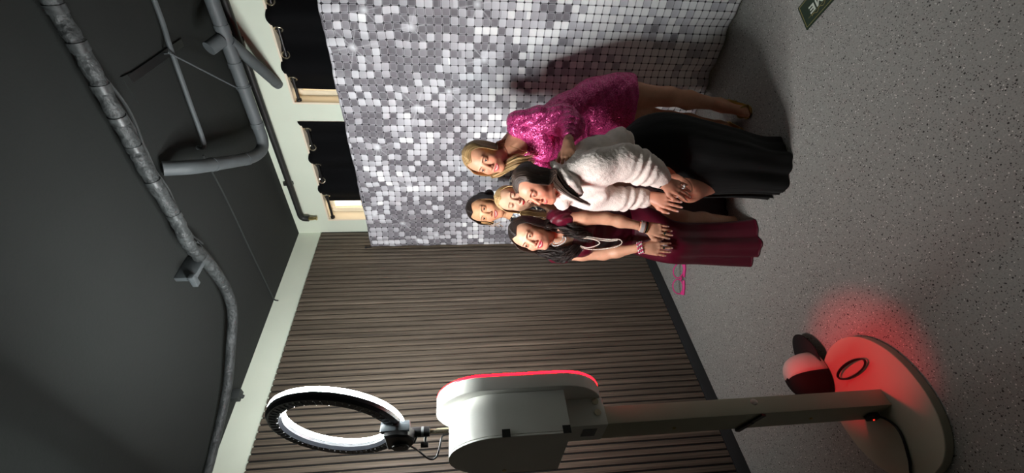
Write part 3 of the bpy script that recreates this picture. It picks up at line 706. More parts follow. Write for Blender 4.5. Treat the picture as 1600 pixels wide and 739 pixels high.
class Head:
    """y = face direction, z = crown, x = y cross z; s = size (1 = 22 cm chin to crown)"""
    def __init__(s, c, face, up, size=.95):
        y = Vector(face).normalized(); z = Vector(up); z = (z-y*z.dot(y)).normalized(); x = y.cross(z)
        s.R = Matrix((x, y, z)).transposed(); s.c = Vector(c); s.s = size
    def __call__(s, x, y, z): return s.c+s.R @ Vector((x, y, z))*s.s
    def add(s, F, neck, smile=1., narrow=1., closed=False):
        k = s.s; n = narrow
        E = lambda c, r, kk, sub=False: F.ell(s(*c), [v*k for v in r], s.R, kk*k, sub)
        C = lambda a, b, ra, rb, kk, sub=False: F.cap(s(*a), s(*b), ra*k, rb*k, kk*k, sub=sub)
        E((0,-.014,.032), (.073,.089,.073), .02); E((0,.020,-.012), (.062*n,.066,.084), .03)
        for q in (-1, 1):
            C((q*.050*n,-.002,-.050), (q*.014,.066,-.096), .018, .014, .035)
            E((q*.037*n,.058,-.036), (.021,.022,.022), .025)
            E((q*.027,.078,.020), (.020,.010,.007), .018)
            E((q*.0735*n,-.008,-.008), (.007,.018,.030), .008)
        E((0,.071,-.094), (.016,.014,.013), .02)
        E((0,.072,-.063), (.025,.019,.020), .02)          # muzzle
        for q in (-1, 1): E((q*.0305,.094,.001), (.0155,.013,.011), .014, True)
        C((0,.083,.006), (0,.1035,-.032), .0062, .0082, .012)
        E((0,.1045,-.036), (.0085,.008,.0075), .006)
        for q in (-1, 1): E((q*.0105,.0965,-.040), (.0068,.0085,.0062), .006)
        for q in (-1, 1): E((q*.0052,.0985,-.0465), (.0030,.0055,.0030), .003, True)
        for q in (-1, 1):
            E((q*.0305,.0750,.000), (.0160,.0150,.0135), .006)
            if not closed:
                F.cap(s(q*.0235,.0950,-.0008), s(q*.0375,.0915,.0006), .0033*k, .0033*k, .0025*k, sub=True)
        if smile > .3: F.chain([s(x, .0925-.30*abs(x)**1.15*1.2, -.0665+8*x*x*smile) for x in (-.023,-.012,0,.012,.023)], [.003*k,.0065*k,.0078*k,.0065*k,.003*k], .003*k, sub=True)
        C((0,-.030,-.045), (0,-.030,-.075), .050, .050, .03)
        F.cap(s(0,-.022,-.075), neck, .050*k, .054*k, .03)
    def face(s, P, iris, lipcol, smile=1., closed=False, look=(0,0), brow=srgb(70,48,34), side=None):
        k = s.s
        if not closed:
            for q in (-1, 1):
                ev, iv, pv = MB(), MB(), MB()
                c = s(q*.0305,.0760,.0)
                g = (s.R @ Vector((look[0]-q*.04, 1, look[1]))).normalized()
                ev.ball(c, .0130*k, 16, 12)
                iv.ball(c+g*.0082*k, .0070*k*1.0, 14, 10); pv.ball(c+g*.0126*k, .0034*k, 10, 8)
                e = ev.build('eyeball', M_EYE, P, sharp=False); iv.build('iris', iris, e, sharp=False); pv.build('pupil', M_PUPIL, e, sharp=False)
        bm_ = mat('brow_'+P.name, brow, .9)
        for q in (-1, 1):
            lash, br = MB(), MB()
            dz = -.0025 if closed else .0034
            lp = [s(q*(.0305+x), .0922-.22*abs(x)-.10*max(x*1.,0)-28*x*x*.3, dz-(18 if not closed else -14)*x*x+(.0015 if not closed else -.001)) for x in np.linspace(-.0115,.0125,9)]
            lash.tube(lp, [r*k for r in (.0005,.0009,.0012,.0014,.0014,.0014,.0013,.0010,.0004)], 6)
            bp = [s(q*(.0305+x), .0915-.10*abs(x+.004)-max(x,0)*.45, .0205-16*(x-.004)**2) for x in np.linspace(-.017,.019,9)]
            br.tube(bp, [r*k for r in (.0018,.0024,.0025,.0024,.0022,.0019,.0016,.0012,.0006)], 6, flat=.6)
            lash.build('eyelashes', M_LASH, P, sharp=False); br.build('eyebrow', bm_, P, sharp=False)
        # lips as their own surface
        L = Field(); xs = np.linspace(-1, 1, 9)
        wdt = .0265 if smile > .3 else .019; op = .0078*smile if smile > .3 else .0
        def lipy(x): return .0925-.26*abs(x)**1.1*1.3
        puck = .004 if smile < .2 else 0
        upp = [s(x*wdt, lipy(x*wdt)+puck*(1-abs(x)), -.0655+8*(x*wdt)**2*smile+(1-x*x)*(op*.35+.0022)-(.0012 if x == 0 else 0)) for x in xs]
        low = [s(x*wdt, lipy(x*wdt)-.0015+puck*(1-abs(x)), -.0655+8*(x*wdt)**2*smile-(1-x*x)*(op+.0035)) for x in xs]
        ru = [.0012+.0020*(1-abs(x)**2) for x in xs]; rl_ = [.0012+.0030*(1-abs(x)**2) for x in xs]
        L.chain(upp, [r*k for r in ru], .001); L.chain(low, [r*k for r in rl_], .001)
        V, F = solid(L, .0011, it=1); mesh_obj('lips', V, F, lipcol, P)
        if smile > .3:
            t = MB()
            for z0, z1 in ((-.0715, -.0590),):
                v = []
                for x in np.linspace(-.0215,.0215,15):
                    cz = 8*x*x*smile
                    for zz_ in (z0-.001, z1): v.append(s(x, .0885-.27*abs(x)**1.1*1.3, zz_+cz))
                t.add(v, [(2*i,2*i+1,2*i+3,2*i+2) for i in range(14)])
            o = t.build('teeth', M_TOOTH, P, sharp=False); md = o.modifiers.new('s', 'SOLIDIFY'); md.thickness = .002
    def blush(s, V, base, red, amt=1.):
        """skin colour with rosier cheeks, nose and ears, and eye make-up: the skin's own colour"""
        M = np.array(s.R); L = (V-np.array(s.c)) @ M / s.s
        w = np.zeros(len(V))
        for cx, cy, cz, r in ((.036,.075,-.034,.022), (-.036,.075,-.034,.022), (0,.108,-.038,.012), (.07,0,-.01,.02), (-.07,0,-.01,.02), (0,.08,-.075,.03)):
            w = np.maximum(w, np.exp(-((L[:,0]-cx)**2+(L[:,1]-cy)**2+(L[:,2]-cz)**2)/(r*r))*(.9 if cz < -.01 else .4))
        e = np.zeros(len(V))
        for q in (-1, 1): e = np.maximum(e, np.exp(-(((L[:,0]-q*.031)/.015)**2+((L[:,2]-.007)/.006)**2+((L[:,1]-.088)/.02)**2)))
        col = np.array(base)[None]*(1-w[:,None]*amt*.45)+np.array(red)[None]*(w[:,None]*amt*.45)
        return col*(1-e[:,None]*.45)+np.array(srgb(128,82,66))[None]*(e[:,None]*.45)

def hand(F, wrist, d, nrm, side, s=1., curl=.35, spread=.10, thumb=.6, k=.006):
    """d = wrist to fingertips, nrm = back of the hand, side = +1 thumb towards d x nrm"""
    d = Vector(d).normalized(); nrm = Vector(nrm); nrm = (nrm-d*nrm.dot(d)).normalized(); lat = d.cross(nrm)*side; w = Vector(wrist)
    P = lambda a, l, n: w+(d*a+lat*l+nrm*n)*s
    tips = []
    for l, a, fl, r in ((.030,.082,.066,.0078), (.0105,.087,.074,.0080), (-.0095,.083,.069,.0076), (-.028,.074,.053,.0068)):
        F.cap(P(.008, l*.55, 0), P(a*.93, l, .001), .0135*s, .0105*s, k=.012*s, flat=(nrm, .9))
        base = P(a*.93, l, .001); dd = (d+lat*(l/.03)*spread).normalized(); pts = [base]
        ang = curl*.55
        for i, fr in enumerate((.46, .30, .24)):
            v = dd*math.cos(ang)-nrm*math.sin(ang); pts.append(pts[-1]+v*fl*fr*s); ang += curl*(.75 if i == 0 else .55)
        F.chain(pts, [r*1.08*s, r*s, r*.92*s, r*.78*s], .003*s); tips.append((pts[-1], (pts[-1]-pts[-2]).normalized(), r*s))
    F.cap(P(-.02,0,0), P(.03,0,-.001), .0245*s, .024*s, k=.02*s, flat=(nrm, .68))
    b0, b1 = P(.016, .020, -.004), P(.046, .020+.030*thumb+.006, -.012)
    b2 = b1+(d*.8+lat*.45*thumb-nrm*.15).normalized()*.030*s; b3 = b2+(d*.95+lat*.15*thumb-nrm*.25).normalized()*.024*s
    F.chain([b0, b1, b2, b3], [.014*s, .0108*s, .0092*s, .0074*s], .008*s); tips.append((b3, (b3-b2).normalized(), .0085*s))
    return tips, nrm
def nails(tips, nrm, m, P):
    for c, d, r in tips:
        q = MB(); n = (nrm-d*nrm.dot(d)).normalized(); x = d.cross(n)
        q.ball(c+n*r*.62+d*r*.15, (r*.62, r*.95, r*.28), 8, 6, rot=Matrix((x, d, n)).transposed())
        q.build('fingernail', m, P, sharp=False)
def limb(F, pts, rs, k=.02): F.chain(pts, rs, k)

def strand_hair(P, name, m, H, guides, n=260, part=.0, wave=0., wfreq=5., r=.0042, cover=None, under=None, seed=1, vol=1., front=.085, it=1, flatn=.55):
    """scalp shell plus many tapering locks. guides = {+1: [world points below the ear], -1: [...]}; + is the head's x side"""
    R_ = random.Random(seed); s = H.s; mb = MB()
    def ellp(v):                                   # push a local direction onto the scalp surface
        c = Vector((0,-.016,.024)); q = Vector((v.x/(.080*vol), v.y/(.0965*vol), v.z/(.086*vol))); q.normalize()
        return c+Vector((q.x*.080*vol, q.y*.0965*vol, q.z*.086*vol))
    n = int(n*2.1); r = r*.66; clumps = [Vector((R_.gauss(0,1), R_.gauss(0,1), R_.gauss(0,.3)))*.5 for _ in range(17)]
    for i in range(n):
        t = R_.random(); sd = 1 if R_.random() < .5+part*2 else -1; sd = sd if sd in guides else list(guides)[0]
        phi = math.radians(62-t*152)               # from the front hairline over the crown to the back
        lift = R_.uniform(.985,1.03); top = lift*ellp(Vector((part*(1-.6*t), math.cos(math.radians(90)-phi)*1., max(math.cos(phi), -.2))).normalized())
        yy = front*.52*(1-t)+(-.088)*t; xs_ = sd*(.079*(1-max(0, t-.72)/.28*.75))*vol
        zz_ = .022*(1-t)+.0*t
        p2 = Vector((xs_, yy, zz_)); p1 = ellp((top*.5+p2*.5)-Vector((0,-.016,.026))*0+Vector((0,0,.012)))
        p1b = ellp(p2*.8+top*.2)
        p3 = Vector((xs_*.98, yy*.9-.006, -.055))
        pts = [H(*top), H(*p1), H(*p1b), H(*p2), H(*p3)]
        g = guides[sd]; kc = R_.randrange(17); jit = clumps[kc]+Vector((R_.gauss(0,1), R_.gauss(0,1), R_.gauss(0,.3)))*(.09 if wave else .2)
        u_ = t-.45; L = int(len(g))
        endcut = R_.uniform(.80, 1.0)
        off0 = pts[-1]-Vector(g[0][0])
        for jx, (gp, wd) in enumerate(g):
            gp = Vector(gp); pts.append(gp+(jit*wd)+(H.R @ Vector((0, -u_*1.1, 0)))*wd*1.2)
        C = spline(pts, 26+int(6*len(g)))
        C = C[:int(len(C)*endcut)] if len(g) > 1 else C
        m_ = len(C)
        if wave:
            ph = R_.uniform(0, .7)+kc*1.9; b1 = H.R @ Vector((1,0,0)); b2 = H.R @ Vector((0,1,0))
            for j in range(m_):
                w_ = max(0, (j/m_-.30)/.7)*wave; a = ph+j/m_*wfreq*2*PI
                C[j] += np.array(b1*math.cos(a)*w_+b2*math.sin(a)*w_)
        rr_ = R_.uniform(.7,1.25); rr = [r*rr_*s*(.75+.5*math.sin(PI*min(1, .15+j/m_)))*(1-max(0, j/m_-.75)*3.2) for j in range(m_)]
        mb.tube([tuple(c) for c in C], rr, 5, flat=flatn)
    # scalp shell
    F = Field(); F.ell(H(0,-.020,.022), [v*s*vol*.935 for v in (.078,.0945,.085)], H.R)
    if under: under(F)
    F.ell(H(part*.2,.100,-.020), (.072*s,.080*s,.102*s), H.R, .012, True)
    F.ell(H(0,.055,-.075), (.075*s,.085*s,.07*s), H.R, .01, True)
    V, Q = solid(F, .006, it=2); k = len(mb.v); mb.v += [tuple(v) for v in V]; mb.f += [tuple(int(i)+k for i in f) for f in Q]
    o = mesh_obj(name, mb.v, mb.f, m, P); return o
def loft(name, m, P, rings, n=96, folds=9, amp=.02, fpow=1.6, a0=0., a1=2*PI, th=.003, seed=0, ax=None, hemz=None, sub=4):
    """cloth tube. rings = [(centre, half width along RH, half depth along FH)]; folds deepen towards the hem"""
    ax = ax or (RH, FH); rings = [(np.array(c), a, b) for c, a, b in rings]
    M_ = (len(rings)-1)*sub*2+1; Cc = spline([tuple(c)+(a, b) for c, a, b in rings], M_)
    v = np.zeros((M_, n, 3)); rr = random.Random(seed); p1, p2, p3 = [rr.uniform(0, 6.28) for _ in range(3)]
    full = a1-a0 > 6.2; A = a0+(a1-a0)*np.arange(n)/(n if full else n-1)
    for j in range(M_):
        t = j/(M_-1); c, a, b = Cc[j,:3], Cc[j,3], Cc[j,4]
        fo = 1+amp/max(a, .05)*t**fpow*(np.sin(A*folds+p1+1.2*np.sin(A*2+p2)+.5*t)+.5*np.sin(A*(folds*1.7)//1*1.0*0+A*round(folds*1.7)+p3))
        v[j] = c+np.array(ax[0])[None]*(a*fo*np.cos(A))[:,None]+np.array(ax[1])[None]*(b*fo*np.sin(A))[:,None]
        v[j,:,2] = np.maximum(v[j,:,2], .004)
    idx = np.arange(M_*n).reshape(M_, n)
    nx_ = np.roll(idx, -1, 1) if full else None
    if full: Q = np.stack([idx[:-1], nx_[:-1], nx_[1:], idx[1:]], -1).reshape(-1,4)
    else: Q = np.stack([idx[:-1,:-1], idx[:-1,1:], idx[1:,1:], idx[1:,:-1]], -1).reshape(-1,4)
    o = mesh_obj(name, v.reshape(-1,3), Q, m, P)
    md = o.modifiers.new('s', 'SOLIDIFY'); md.thickness = th; return o
def skinmat(name, rough=.48):
    return mat(name, (.8,.6,.5), rough, attr='tint', noise=((60,60,60), .05), sss=.12)
def pearls(name, m, P, pts, r, closed=False, step=None):
    pts = spline(pts, 400); L = np.concatenate([[0], np.cumsum(np.linalg.norm(np.diff(pts, axis=0), axis=1))]); st = step or r*2.05
    q = MB()
    for d in np.arange(0, L[-1], st):
        i = min(np.searchsorted(L, d), len(pts)-1); q.ball(pts[i], r, 8, 6)
    o = q.build(name, m, P, sharp=False); o['kind'] = 'stuff'; return o

M_EYE = mat('eye_white', srgb(232,226,220), .15); M_PUPIL = mat('pupil', (.005,.005,.005), .08); M_LASH = mat('eyelash', (.012,.008,.007), .7)
M_TOOTH = mat('teeth', srgb(240,236,226), .25)
M_IRIS = mat('iris_brown', srgb(72,44,26), .15); M_IRISB = mat('iris_blue', srgb(92,110,120), .15)
M_PEARL = mat('pearl', srgb(238,228,214), .2, coat=.4); M_SILVER = mat('silver_jewellery', srgb(222,220,217), .35, .55); M_GOLD = mat('gold_jewellery', srgb(214,178,104), .25, .95)
M_ONYX = mat('black_stone', (.008,.012,.01), .08)
def hairmat(name, c0, c1, rough=.42):
    m = mat(name, c0, rough, spec=.3); nt = m.node_tree; N_ = Node(nt); b = nt.nodes['Principled BSDF']
    g = nt.nodes.new('ShaderNodeNewGeometry'); tc = nt.nodes.new('ShaderNodeTexCoord'); mp = nt.nodes.new('ShaderNodeMapping'); mp.inputs['Scale'].default_value = (30,30,4); nt.links.new(tc.outputs['Object'], mp.inputs[0])
    n = nt.nodes.new('ShaderNodeTexNoise'); n.inputs['Scale'].default_value = 1; nt.links.new(mp.outputs[0], n.inputs[0])
    f = N_.m('ADD', N_.m('MULTIPLY', g.outputs['Random Per Island'], .75), N_.m('MULTIPLY_ADD', n.outputs[0], 1.2, -.45), clamp=True)
    mx = nt.nodes.new('ShaderNodeMixRGB'); nt.links.new(f, mx.inputs[0]); mx.inputs[1].default_value = (*c0, 1); mx.inputs[2].default_value = (*c1, 1); nt.links.new(mx.outputs[0], b.inputs['Base Color'])
    return m
HAIR_BLACK = hairmat('dark_hair', srgb(22,17,16), srgb(50,39,34), .48); HAIR_BROWN = hairmat('brown_hair', srgb(40,30,26), srgb(84,66,56), .48)
HAIR_BLONDE = hairmat('blonde_hair', srgb(100,76,48), srgb(192,158,108), .45); HAIR_BLONDE2 = hairmat('light_blonde_hair', srgb(136,104,66), srgb(216,184,132), .45)
def vdir(r, f, z=0.): return (RH*r+FH*f+UP*z)
def facedir(deg, pitch=0.):                       # 0 = towards the camera's side of the room, negative = viewer's left
    a = math.radians(deg); p = math.radians(pitch)
    return (-FH*math.cos(a)+RH*math.sin(a))*math.cos(p)+UP*math.sin(p)
def person(loc, label): return thing('person', loc, label, 'person', None)
def finish_skin(P, F, H, base, red, fine, h=.008, amt=1., name='body'):
    V, Q = multires(F, h, fine); o = mesh_obj(name, V, Q, skinmat('skin_'+str(len(MATS))), P); paint(o, 'tint', H.blush(V, base, red, amt)); return o
SATIN = mat('burgundy_satin', srgb(82, 12, 33), .36, spec=.5, noise=((14,14,14), .10), bump=((30,30,8), .25, .006))
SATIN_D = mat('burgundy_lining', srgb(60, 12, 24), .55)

# ---- woman in burgundy, front left, hands on her knee
j = Stand(1.0, -1.15)
P = person((1.0,-1.10,0), 'woman in a burgundy satin dress and pearls crouching with both hands on her knee')
F = Field()
Hc = Head(j(826,366,-.04), facedir(-25,9), UP+RH*.24-FH*.15, .94)
neck = j(873,369,.03)
Hc.add(F, neck, 1.)
sR, sL = j(878,342,-.06), j(876,397,.05); pel = j(985,350,.24); ch = j(905,368,.06)
eR, wR = j(947,341,-.09), j(1004,354,-.12); eL, wL = j(943,397,.0), j(1001,387,-.10)
F.cap(sR, sL, .040, .040, .04); F.cap(neck, ch, .060, .085, .05, flat=(FH, .75)); F.cap(ch, j(945,360,.15), .098, .085, .05, flat=(FH, .8)); F.cap(j(945,360,.15), pel, .085, .12, .06, flat=(FH, .85))
for sh, e_, w__ in ((sR, eR, wR), (sL, eL, wL)):
    F.chain([sh, sh*.5+e_*.5, e_, e_*.62+w__*.38, w__], [.035, .035, .031, .031, .0205], .02)
hd = (j(1050,364,-.14)-wR).normalized(); tR, nR = hand(F, wR+hd*.018, hd, -FH*.9+UP*.35, 1, .93, curl=.22, spread=.05)
hd2 = (j(1049,391,-.13)-wL).normalized(); tL, nL = hand(F, wL+hd2*.018, hd2, -FH*.9+UP*.35, -1, .93, curl=.22, spread=.10)
kR, aR = j(1066,345,.06), j(1150,348,.15); kL, aL = j(1058,385,-.03), j(1150,388,.08)
F.chain([j(990,333,.24), j(1028,338,.13), kR, kR*.65+aR*.35, aR], [.090, .072, .055, .052, .034], .03)
F.chain([j(990,368,.22), j(1025,378,.07), kL, kL*.65+aL*.35, aL], [.090, .070, .052, .048, .034], .03)
for a_ in (aR, aL):
    F.chain([a_, a_+facedir(-40)*.06-UP*.045, a_+facedir(-40)*.13-UP*.058], [.034,.030,.02], .02)
SKC = srgb(210,160,130); RDC = srgb(206,104,84)
finish_skin(P, F, Hc, SKC, RDC, [(Hc(0,.01,0), .135, .0022), (wR+hd*.085, .105, .0022), (wL+hd2*.085, .100, .0022)])
M_LIPC = mat('lipstick_rose', srgb(176,44,62), .3); Hc.face(P, M_IRIS, M_LIPC, 1., look=(.12,.0), brow=srgb(58,38,30))
M_NAIL = mat('pale_nail_polish', srgb(226,186,176), .2, coat=.5)
nails(tR[:5], nR, M_NAIL, P); nails(tL[:5], nL, M_NAIL, P)
strand_hair(P, 'hair', HAIR_BLACK, Hc, {
    -1: [(Hc(-.086,-.02,-.08), .024), (j(870,350,-.02), .034), (j(893,359,-.08), .028), (j(912,366,-.095), .022), (j(928,371,-.10), .012)],
    1: [(Hc(.078,-.01,-.09), .020), (j(868,397,-.05), .028), (j(882,397,-.085), .028), (j(897,391,-.10), .022), (j(910,386,-.10), .012)]},
    n=420, part=-.012, wave=.0135, wfreq=5.5, r=.0050, seed=3, vol=1.05)
# dress bodice
D_ = Field()
D_.cap(j(905,368,.06), j(945,360,.15), .108, .094, .05, flat=(FH, .82)); D_.cap(j(945,360,.15), j(990,350,.23), .095, .135, .06, flat=(FH, .9))
D_.cap(j(888,348,-.02), j(905,352,.01), .042, .060, .04); D_.cap(j(888,391,.03), j(905,387,.02), .042, .058, .04)
D_.ell(j(915,356,-.015), (.052,.050,.052), k=.04); D_.ell(j(915,382,-.03), (.050,.050,.050), k=.04)
D_.cap(j(866,340,-.06), j(883,342,-.06), .044, .050, .02); D_.cap(j(866,401,.04), j(880,399,.04), .036, .046, .02)
D_.ell(j(868,374,-.03), (.060,.10,.075), k=.02, sub=True)
D_.cap(neck-UP*.01, neck+UP*.08, .068, .09, .02, sub=True)
V, Q = solid(D_, .006, it=2)
nz_ = .0025*np.sin(V[:,2]*70+V[:,0]*60)+.002*np.sin(V[:,0]*110-V[:,2]*50)+.004*np.exp(-((V[:,2]-sR.z)/.07)**2)*np.sin(V[:,1]*210+V[:,2]*60); V = V+np.array(-FH)[None]*nz_[:,None]
mesh_obj('dress_bodice', V, Q, SATIN, P)
# skirt: open along the slit on the viewer's right of the leg
loft('skirt', SATIN, P, [(j(975,353,.20), .135, .13), (j(1010,362,.10), .150, .135), (j(1045,376,.02), .125, .115), (j(1085,378,.05), .122, .11), (j(1130,378,.06), .130, .12), (j(1168,376,.04), .140, .13)],
     n=110, folds=7, amp=.016, a0=-PI*1.36, a1=-.55, seed=4)
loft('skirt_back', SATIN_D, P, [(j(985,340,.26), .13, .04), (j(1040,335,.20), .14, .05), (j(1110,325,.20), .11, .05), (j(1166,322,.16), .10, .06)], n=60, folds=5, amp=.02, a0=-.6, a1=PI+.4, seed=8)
# jewellery
pr1 = [Vector(j(x, y, f)) for x, y, f in ((905,368,-.10), (925,371,-.125), (950,374,-.13), (967,374,-.13), (972,379,-.135), (966,384,-.135), (950,388,-.13), (925,390,-.125), (905,386,-.11))]
pr2 = [Vector(j(x, y, f)) for x, y, f in ((908,372,-.11), (922,373,-.13), (933,376,-.135), (937,380,-.135), (931,384,-.135), (918,387,-.13), (906,384,-.12))]
pr3 = [Vector(j(x, y, f)) for x, y, f in ((907,370,-.105), (930,374,-.13), (950,376.5,-.13), (964,375.5,-.13))]
for a_ in (pr1, pr2, pr3): pearls('pearl_necklace', M_PEARL, P, a_, .0033)
pearls('choker', M_SILVER, P, [j(862,381,-.075), j(866,384,-.085), j(873,383,-.085), j(882,378,-.085), j(884,372,-.075), j(879,369,-.06)], .0042)
pearls('choker', M_SILVER, P, [j(865,378,-.07), j(868,380,-.08), j(874,379,-.085), j(879,375,-.08), j(880,371,-.07)], .0036)
def bangle(name, m, P, c, d, r, w, n=26, thick=.003):
    d = Vector(d).normalized(); u = d.orthogonal().normalized(); v = d.cross(u); q = MB()
    for k in range(n):
        pass
    prof = [(r, -w/2), (r+thick, -w/2+.001), (r+thick, w/2-.001), (r, w/2)]; vv = []; ff = []
    for i in range(n):
        a = 2*PI*i/n
        for rr, hh in prof: vv.append(Vector(c)+(u*math.cos(a)+v*math.sin(a)*.82)*rr+d*hh)
    for i in range(n):
        for k in range(4): ff.append((i*4+k, i*4+(k+1) % 4, ((i+1) % n)*4+(k+1) % 4, ((i+1) % n)*4+k))
    return q.add(vv, ff).build(name, m, P)
dR, dL = (wR-eR).normalized(), (wL-eL).normalized()
bangle('cuff_bracelet', M_SILVER, P, wR-dR*.002, dR, .0285, .020); bangle('beaded_bracelet', M_ONYX, P, wR+dR*.018, dR, .0275, .009); bangle('gold_bracelet', M_GOLD, P, wR+dR*.026, dR, .027, .005)
q = MB(); q2 = MB()
u_ = dL.orthogonal().normalized(); v_ = dL.cross(u_)
for row in range(3):
    for i in range(16):
        a = 2*PI*i/16+row*.2; (q if (i+row) % 2 else q2).ball(wL+dL*(.010*(row-1))+(u_*math.cos(a)+v_*math.sin(a)*.82)*.029, .0055, 8, 6)
q.build('jewelled_bracelet', M_SILVER, P, sharp=False)['kind'] = 'stuff'; q2.build('pink_gems', mat('pink_gem', srgb(190,70,110), .15), P, sharp=False)['kind'] = 'stuff'
for t_, n_, idx in ((tR, nR, 1), (tL, nL, 1)):
    tip, td, r_ = t_[idx]; c = tip-td*.052+n_*.004; MB().ball(c+n_*.008, (.008,.008,.005), 12, 8).build('ring_stone', M_ONYX, P); bangle('finger_ring', M_GOLD, P, c, td, .0088, .004, 16, .0015)
pearls('drop_earring', M_SILVER, P, [Hc(.080,.004,-.034), Hc(.082,.004,-.070)], .0045)

# ---- woman in black dress and white fur, bending to the left
j = Stand(1.33, -1.12)
P = person((1.36,-1.08,0), 'woman in white fur jacket and long black dress bending forward with hands on knee')
F = Field()
Hb = Head(j(834,288,-.05), facedir(-62,9), UP+RH*.30+FH*.0, .95)
neck = j(884,285,.0)
Hb.add(F, neck, 0.)
ch = j(918,268,.0); wst = j(955,250,.04); pel = j(1005,232,.08)
F.cap(neck, ch, .055, .072, .04); F.cap(ch, wst, .078, .080, .04); F.cap(wst, pel, .080, .12, .06)
s1, e1_, w1 = j(905,270,-.10), j(985,262,-.15), j(1033,284,-.16); s2, e2_, w2 = j(900,305,.04), j(965,312,.02), j(1015,308,-.06)
for sh, e_, w__ in ((s1, e1_, w1), (s2, e2_, w2)): F.chain([sh, sh*.5+e_*.5, e_, e_*.62+w__*.38, w__], [.041,.036,.031,.031,.0205], .02)
hd = (j(1066,296,-.17)-w1).normalized(); t1, n1 = hand(F, w1+hd*.012, hd, -FH*.7+UP*.5+RH*.3, 1, .93, curl=.30, spread=.16)
hd2 = (j(1050,316,-.13)-w2).normalized(); t2, n2 = hand(F, w2+hd2*.010, hd2, -FH*.8+UP*.5, 1, .93, curl=.26, spread=.10)
k1, a1_ = j(1078,296,-.07), j(1185,262,.04); k2, a2_ = j(1068,270,.06), j(1180,285,.08)
F.chain([j(1010,245,.06), j(1045,270,-.02), k1, k1*.65+a1_*.35, a1_], [.10,.080,.058,.054,.034], .03)
F.chain([j(1010,225,.12), j(1045,250,.08), k2, k2*.65+a2_*.35, a2_], [.10,.080,.056,.052,.034], .03)
for a_ in (a1_, a2_): F.chain([a_, a_-RH*.02-UP*.05, Vector((a_.x, a_.y, .02))-RH*.05], [.034,.030,.018], .02)
finish_skin(P, F, Hb, srgb(208,144,116), srgb(196,86,70), [(Hb(0,.01,0), .135, .0022), (w1+hd*.08, .10, .0022), (w2+hd2*.08, .10, .0022)])
Hb.face(P, M_IRIS, mat('lip_natural', srgb(196,98,92), .35), 0., closed=False, look=(0,-.25), brow=srgb(60,42,34))
nails(t1, n1, M_NAIL, P); nails(t2, n2, M_NAIL, P)
tip, td, r_ = t1[2]; c = tip-td*.05+n1*.004; bangle('finger_ring', M_SILVER, P, c, td, .0088, .005, 16, .002); MB().ball(c+n1*.009, .0045, 8, 6).build('ring_stone', M_SILVER, P)
bangle('black_bracelet', M_ONYX, P, w1+(w1-e1_).normalized()*.004, (w1-e1_), .026, .006)
strand_hair(P, 'hair', HAIR_BROWN, Hb, {
    -1: [(Hb(-.085,-.015,-.08), .016), (j(868,282,-.12), .020), (j(884,299,-.165), .010), (j(903,311,-.18), .007), (j(926,322,-.175), .005)],
    1: [(Hb(.07,-.05,-.09), .02), (j(880,290,.06), .02)]},
    n=360, part=.03, r=.0042, seed=5, vol=1.0, front=.10)
BLACKD = mat('black_jersey', srgb(17,18,18), .8, sheen=.03, spec=.25, bump=((30,30,5), .4, .01))
loft('dress', BLACKD, P, [(j(958,246,.04), .085, .075), (j(984,237,.055), .130, .11), (j(1008,234,.06), .172, .145), (j(1045,240,.02), .195, .17), (j(1095,250,.0), .185, .17), (j(1140,256,.0), .165, .16), (j(1180,262,.0), .148, .125), (j(1212,264,.01), .150, .12)],
     n=130, folds=8, amp=.013, a0=-PI*1.02+.38, a1=PI+.02-.02, seed=2)
# fur jacket: a lumpy pile surface
FUR = mat('white_faux_fur', srgb(240,226,216), .9, sheen=.35, noise=((40,40,40), .06), bump=((220,220,220), .8, .003))
J = Field()
J.cap(j(893,276,.02), j(930,256,.03), .095, .118, .06); J.cap(j(930,256,.03), j(968,240,.04), .114, .108, .06)
J.ell(j(966,226,.03), (.082,.082,.07), k=.02); J.ell(j(940,232,.0), (.06,.06,.05), k=.02); J.ell(j(922,236,-.01), (.055,.055,.045), k=.02); J.ell(j(903,250,-.06), (.05,.05,.045), k=.02)
J.chain([j(897,272,-.09), j(935,262,-.13), j(978,254,-.14), j(1008,264,-.15), j(1030,276,-.155)], [.070,.082,.080,.068,.052], .035)
J.chain([j(888,300,.0), j(925,308,.0), j(970,311,-.01), j(1006,309,-.04)], [.060,.062,.054,.046], .03)
J.cap(j(880,292,-.06), j(940,300,-.08), .040, .034, .03); J.chain([j(866,259,-.05), j(880,272,-.115), j(893,287,-.15), j(905,302,-.165)], [.022,.033,.034,.020], .006)   # collar
J.cap(j(866,300,-.02), j(880,318,-.02), .030, .034, .02)
J.half(w1+(w1-e1_).normalized()*-.002, (w1-e1_).normalized()) if False else None
J.cap(neck-UP*.02, neck+UP*.14, .058, .09, .02, sub=True)
V, Q = solid(J, .0055, it=2)
e_ = np.stack([V[Q[:,1]]-V[Q[:,0]], V[Q[:,2]]-V[Q[:,0]]]); nf = np.cross(e_[0], e_[1]); Nn = np.zeros_like(V)
for i in range(4): np.add.at(Nn, Q[:,i], nf)
Nn /= np.linalg.norm(Nn, axis=1)[:,None]+1e-9
dsp = .0006*(np.sin(V[:,0]*150+np.sin(V[:,2]*90))*np.sin(V[:,2]*170+np.sin(V[:,1]*120))*np.sin(V[:,1]*140))*2+RNG.normal(0, .0005, len(V))
sle = np.exp(-((V[:,2]-j(1000,262,-.15).z)/.05)**2); dsp += .006*sle*np.sin(V[:,2]*150+V[:,0]*45)
dsp += .003*np.sin(V[:,2]*45+V[:,0]*60)
mesh_obj('fur_jacket', V+Nn*dsp[:,None], Q, FUR, P)

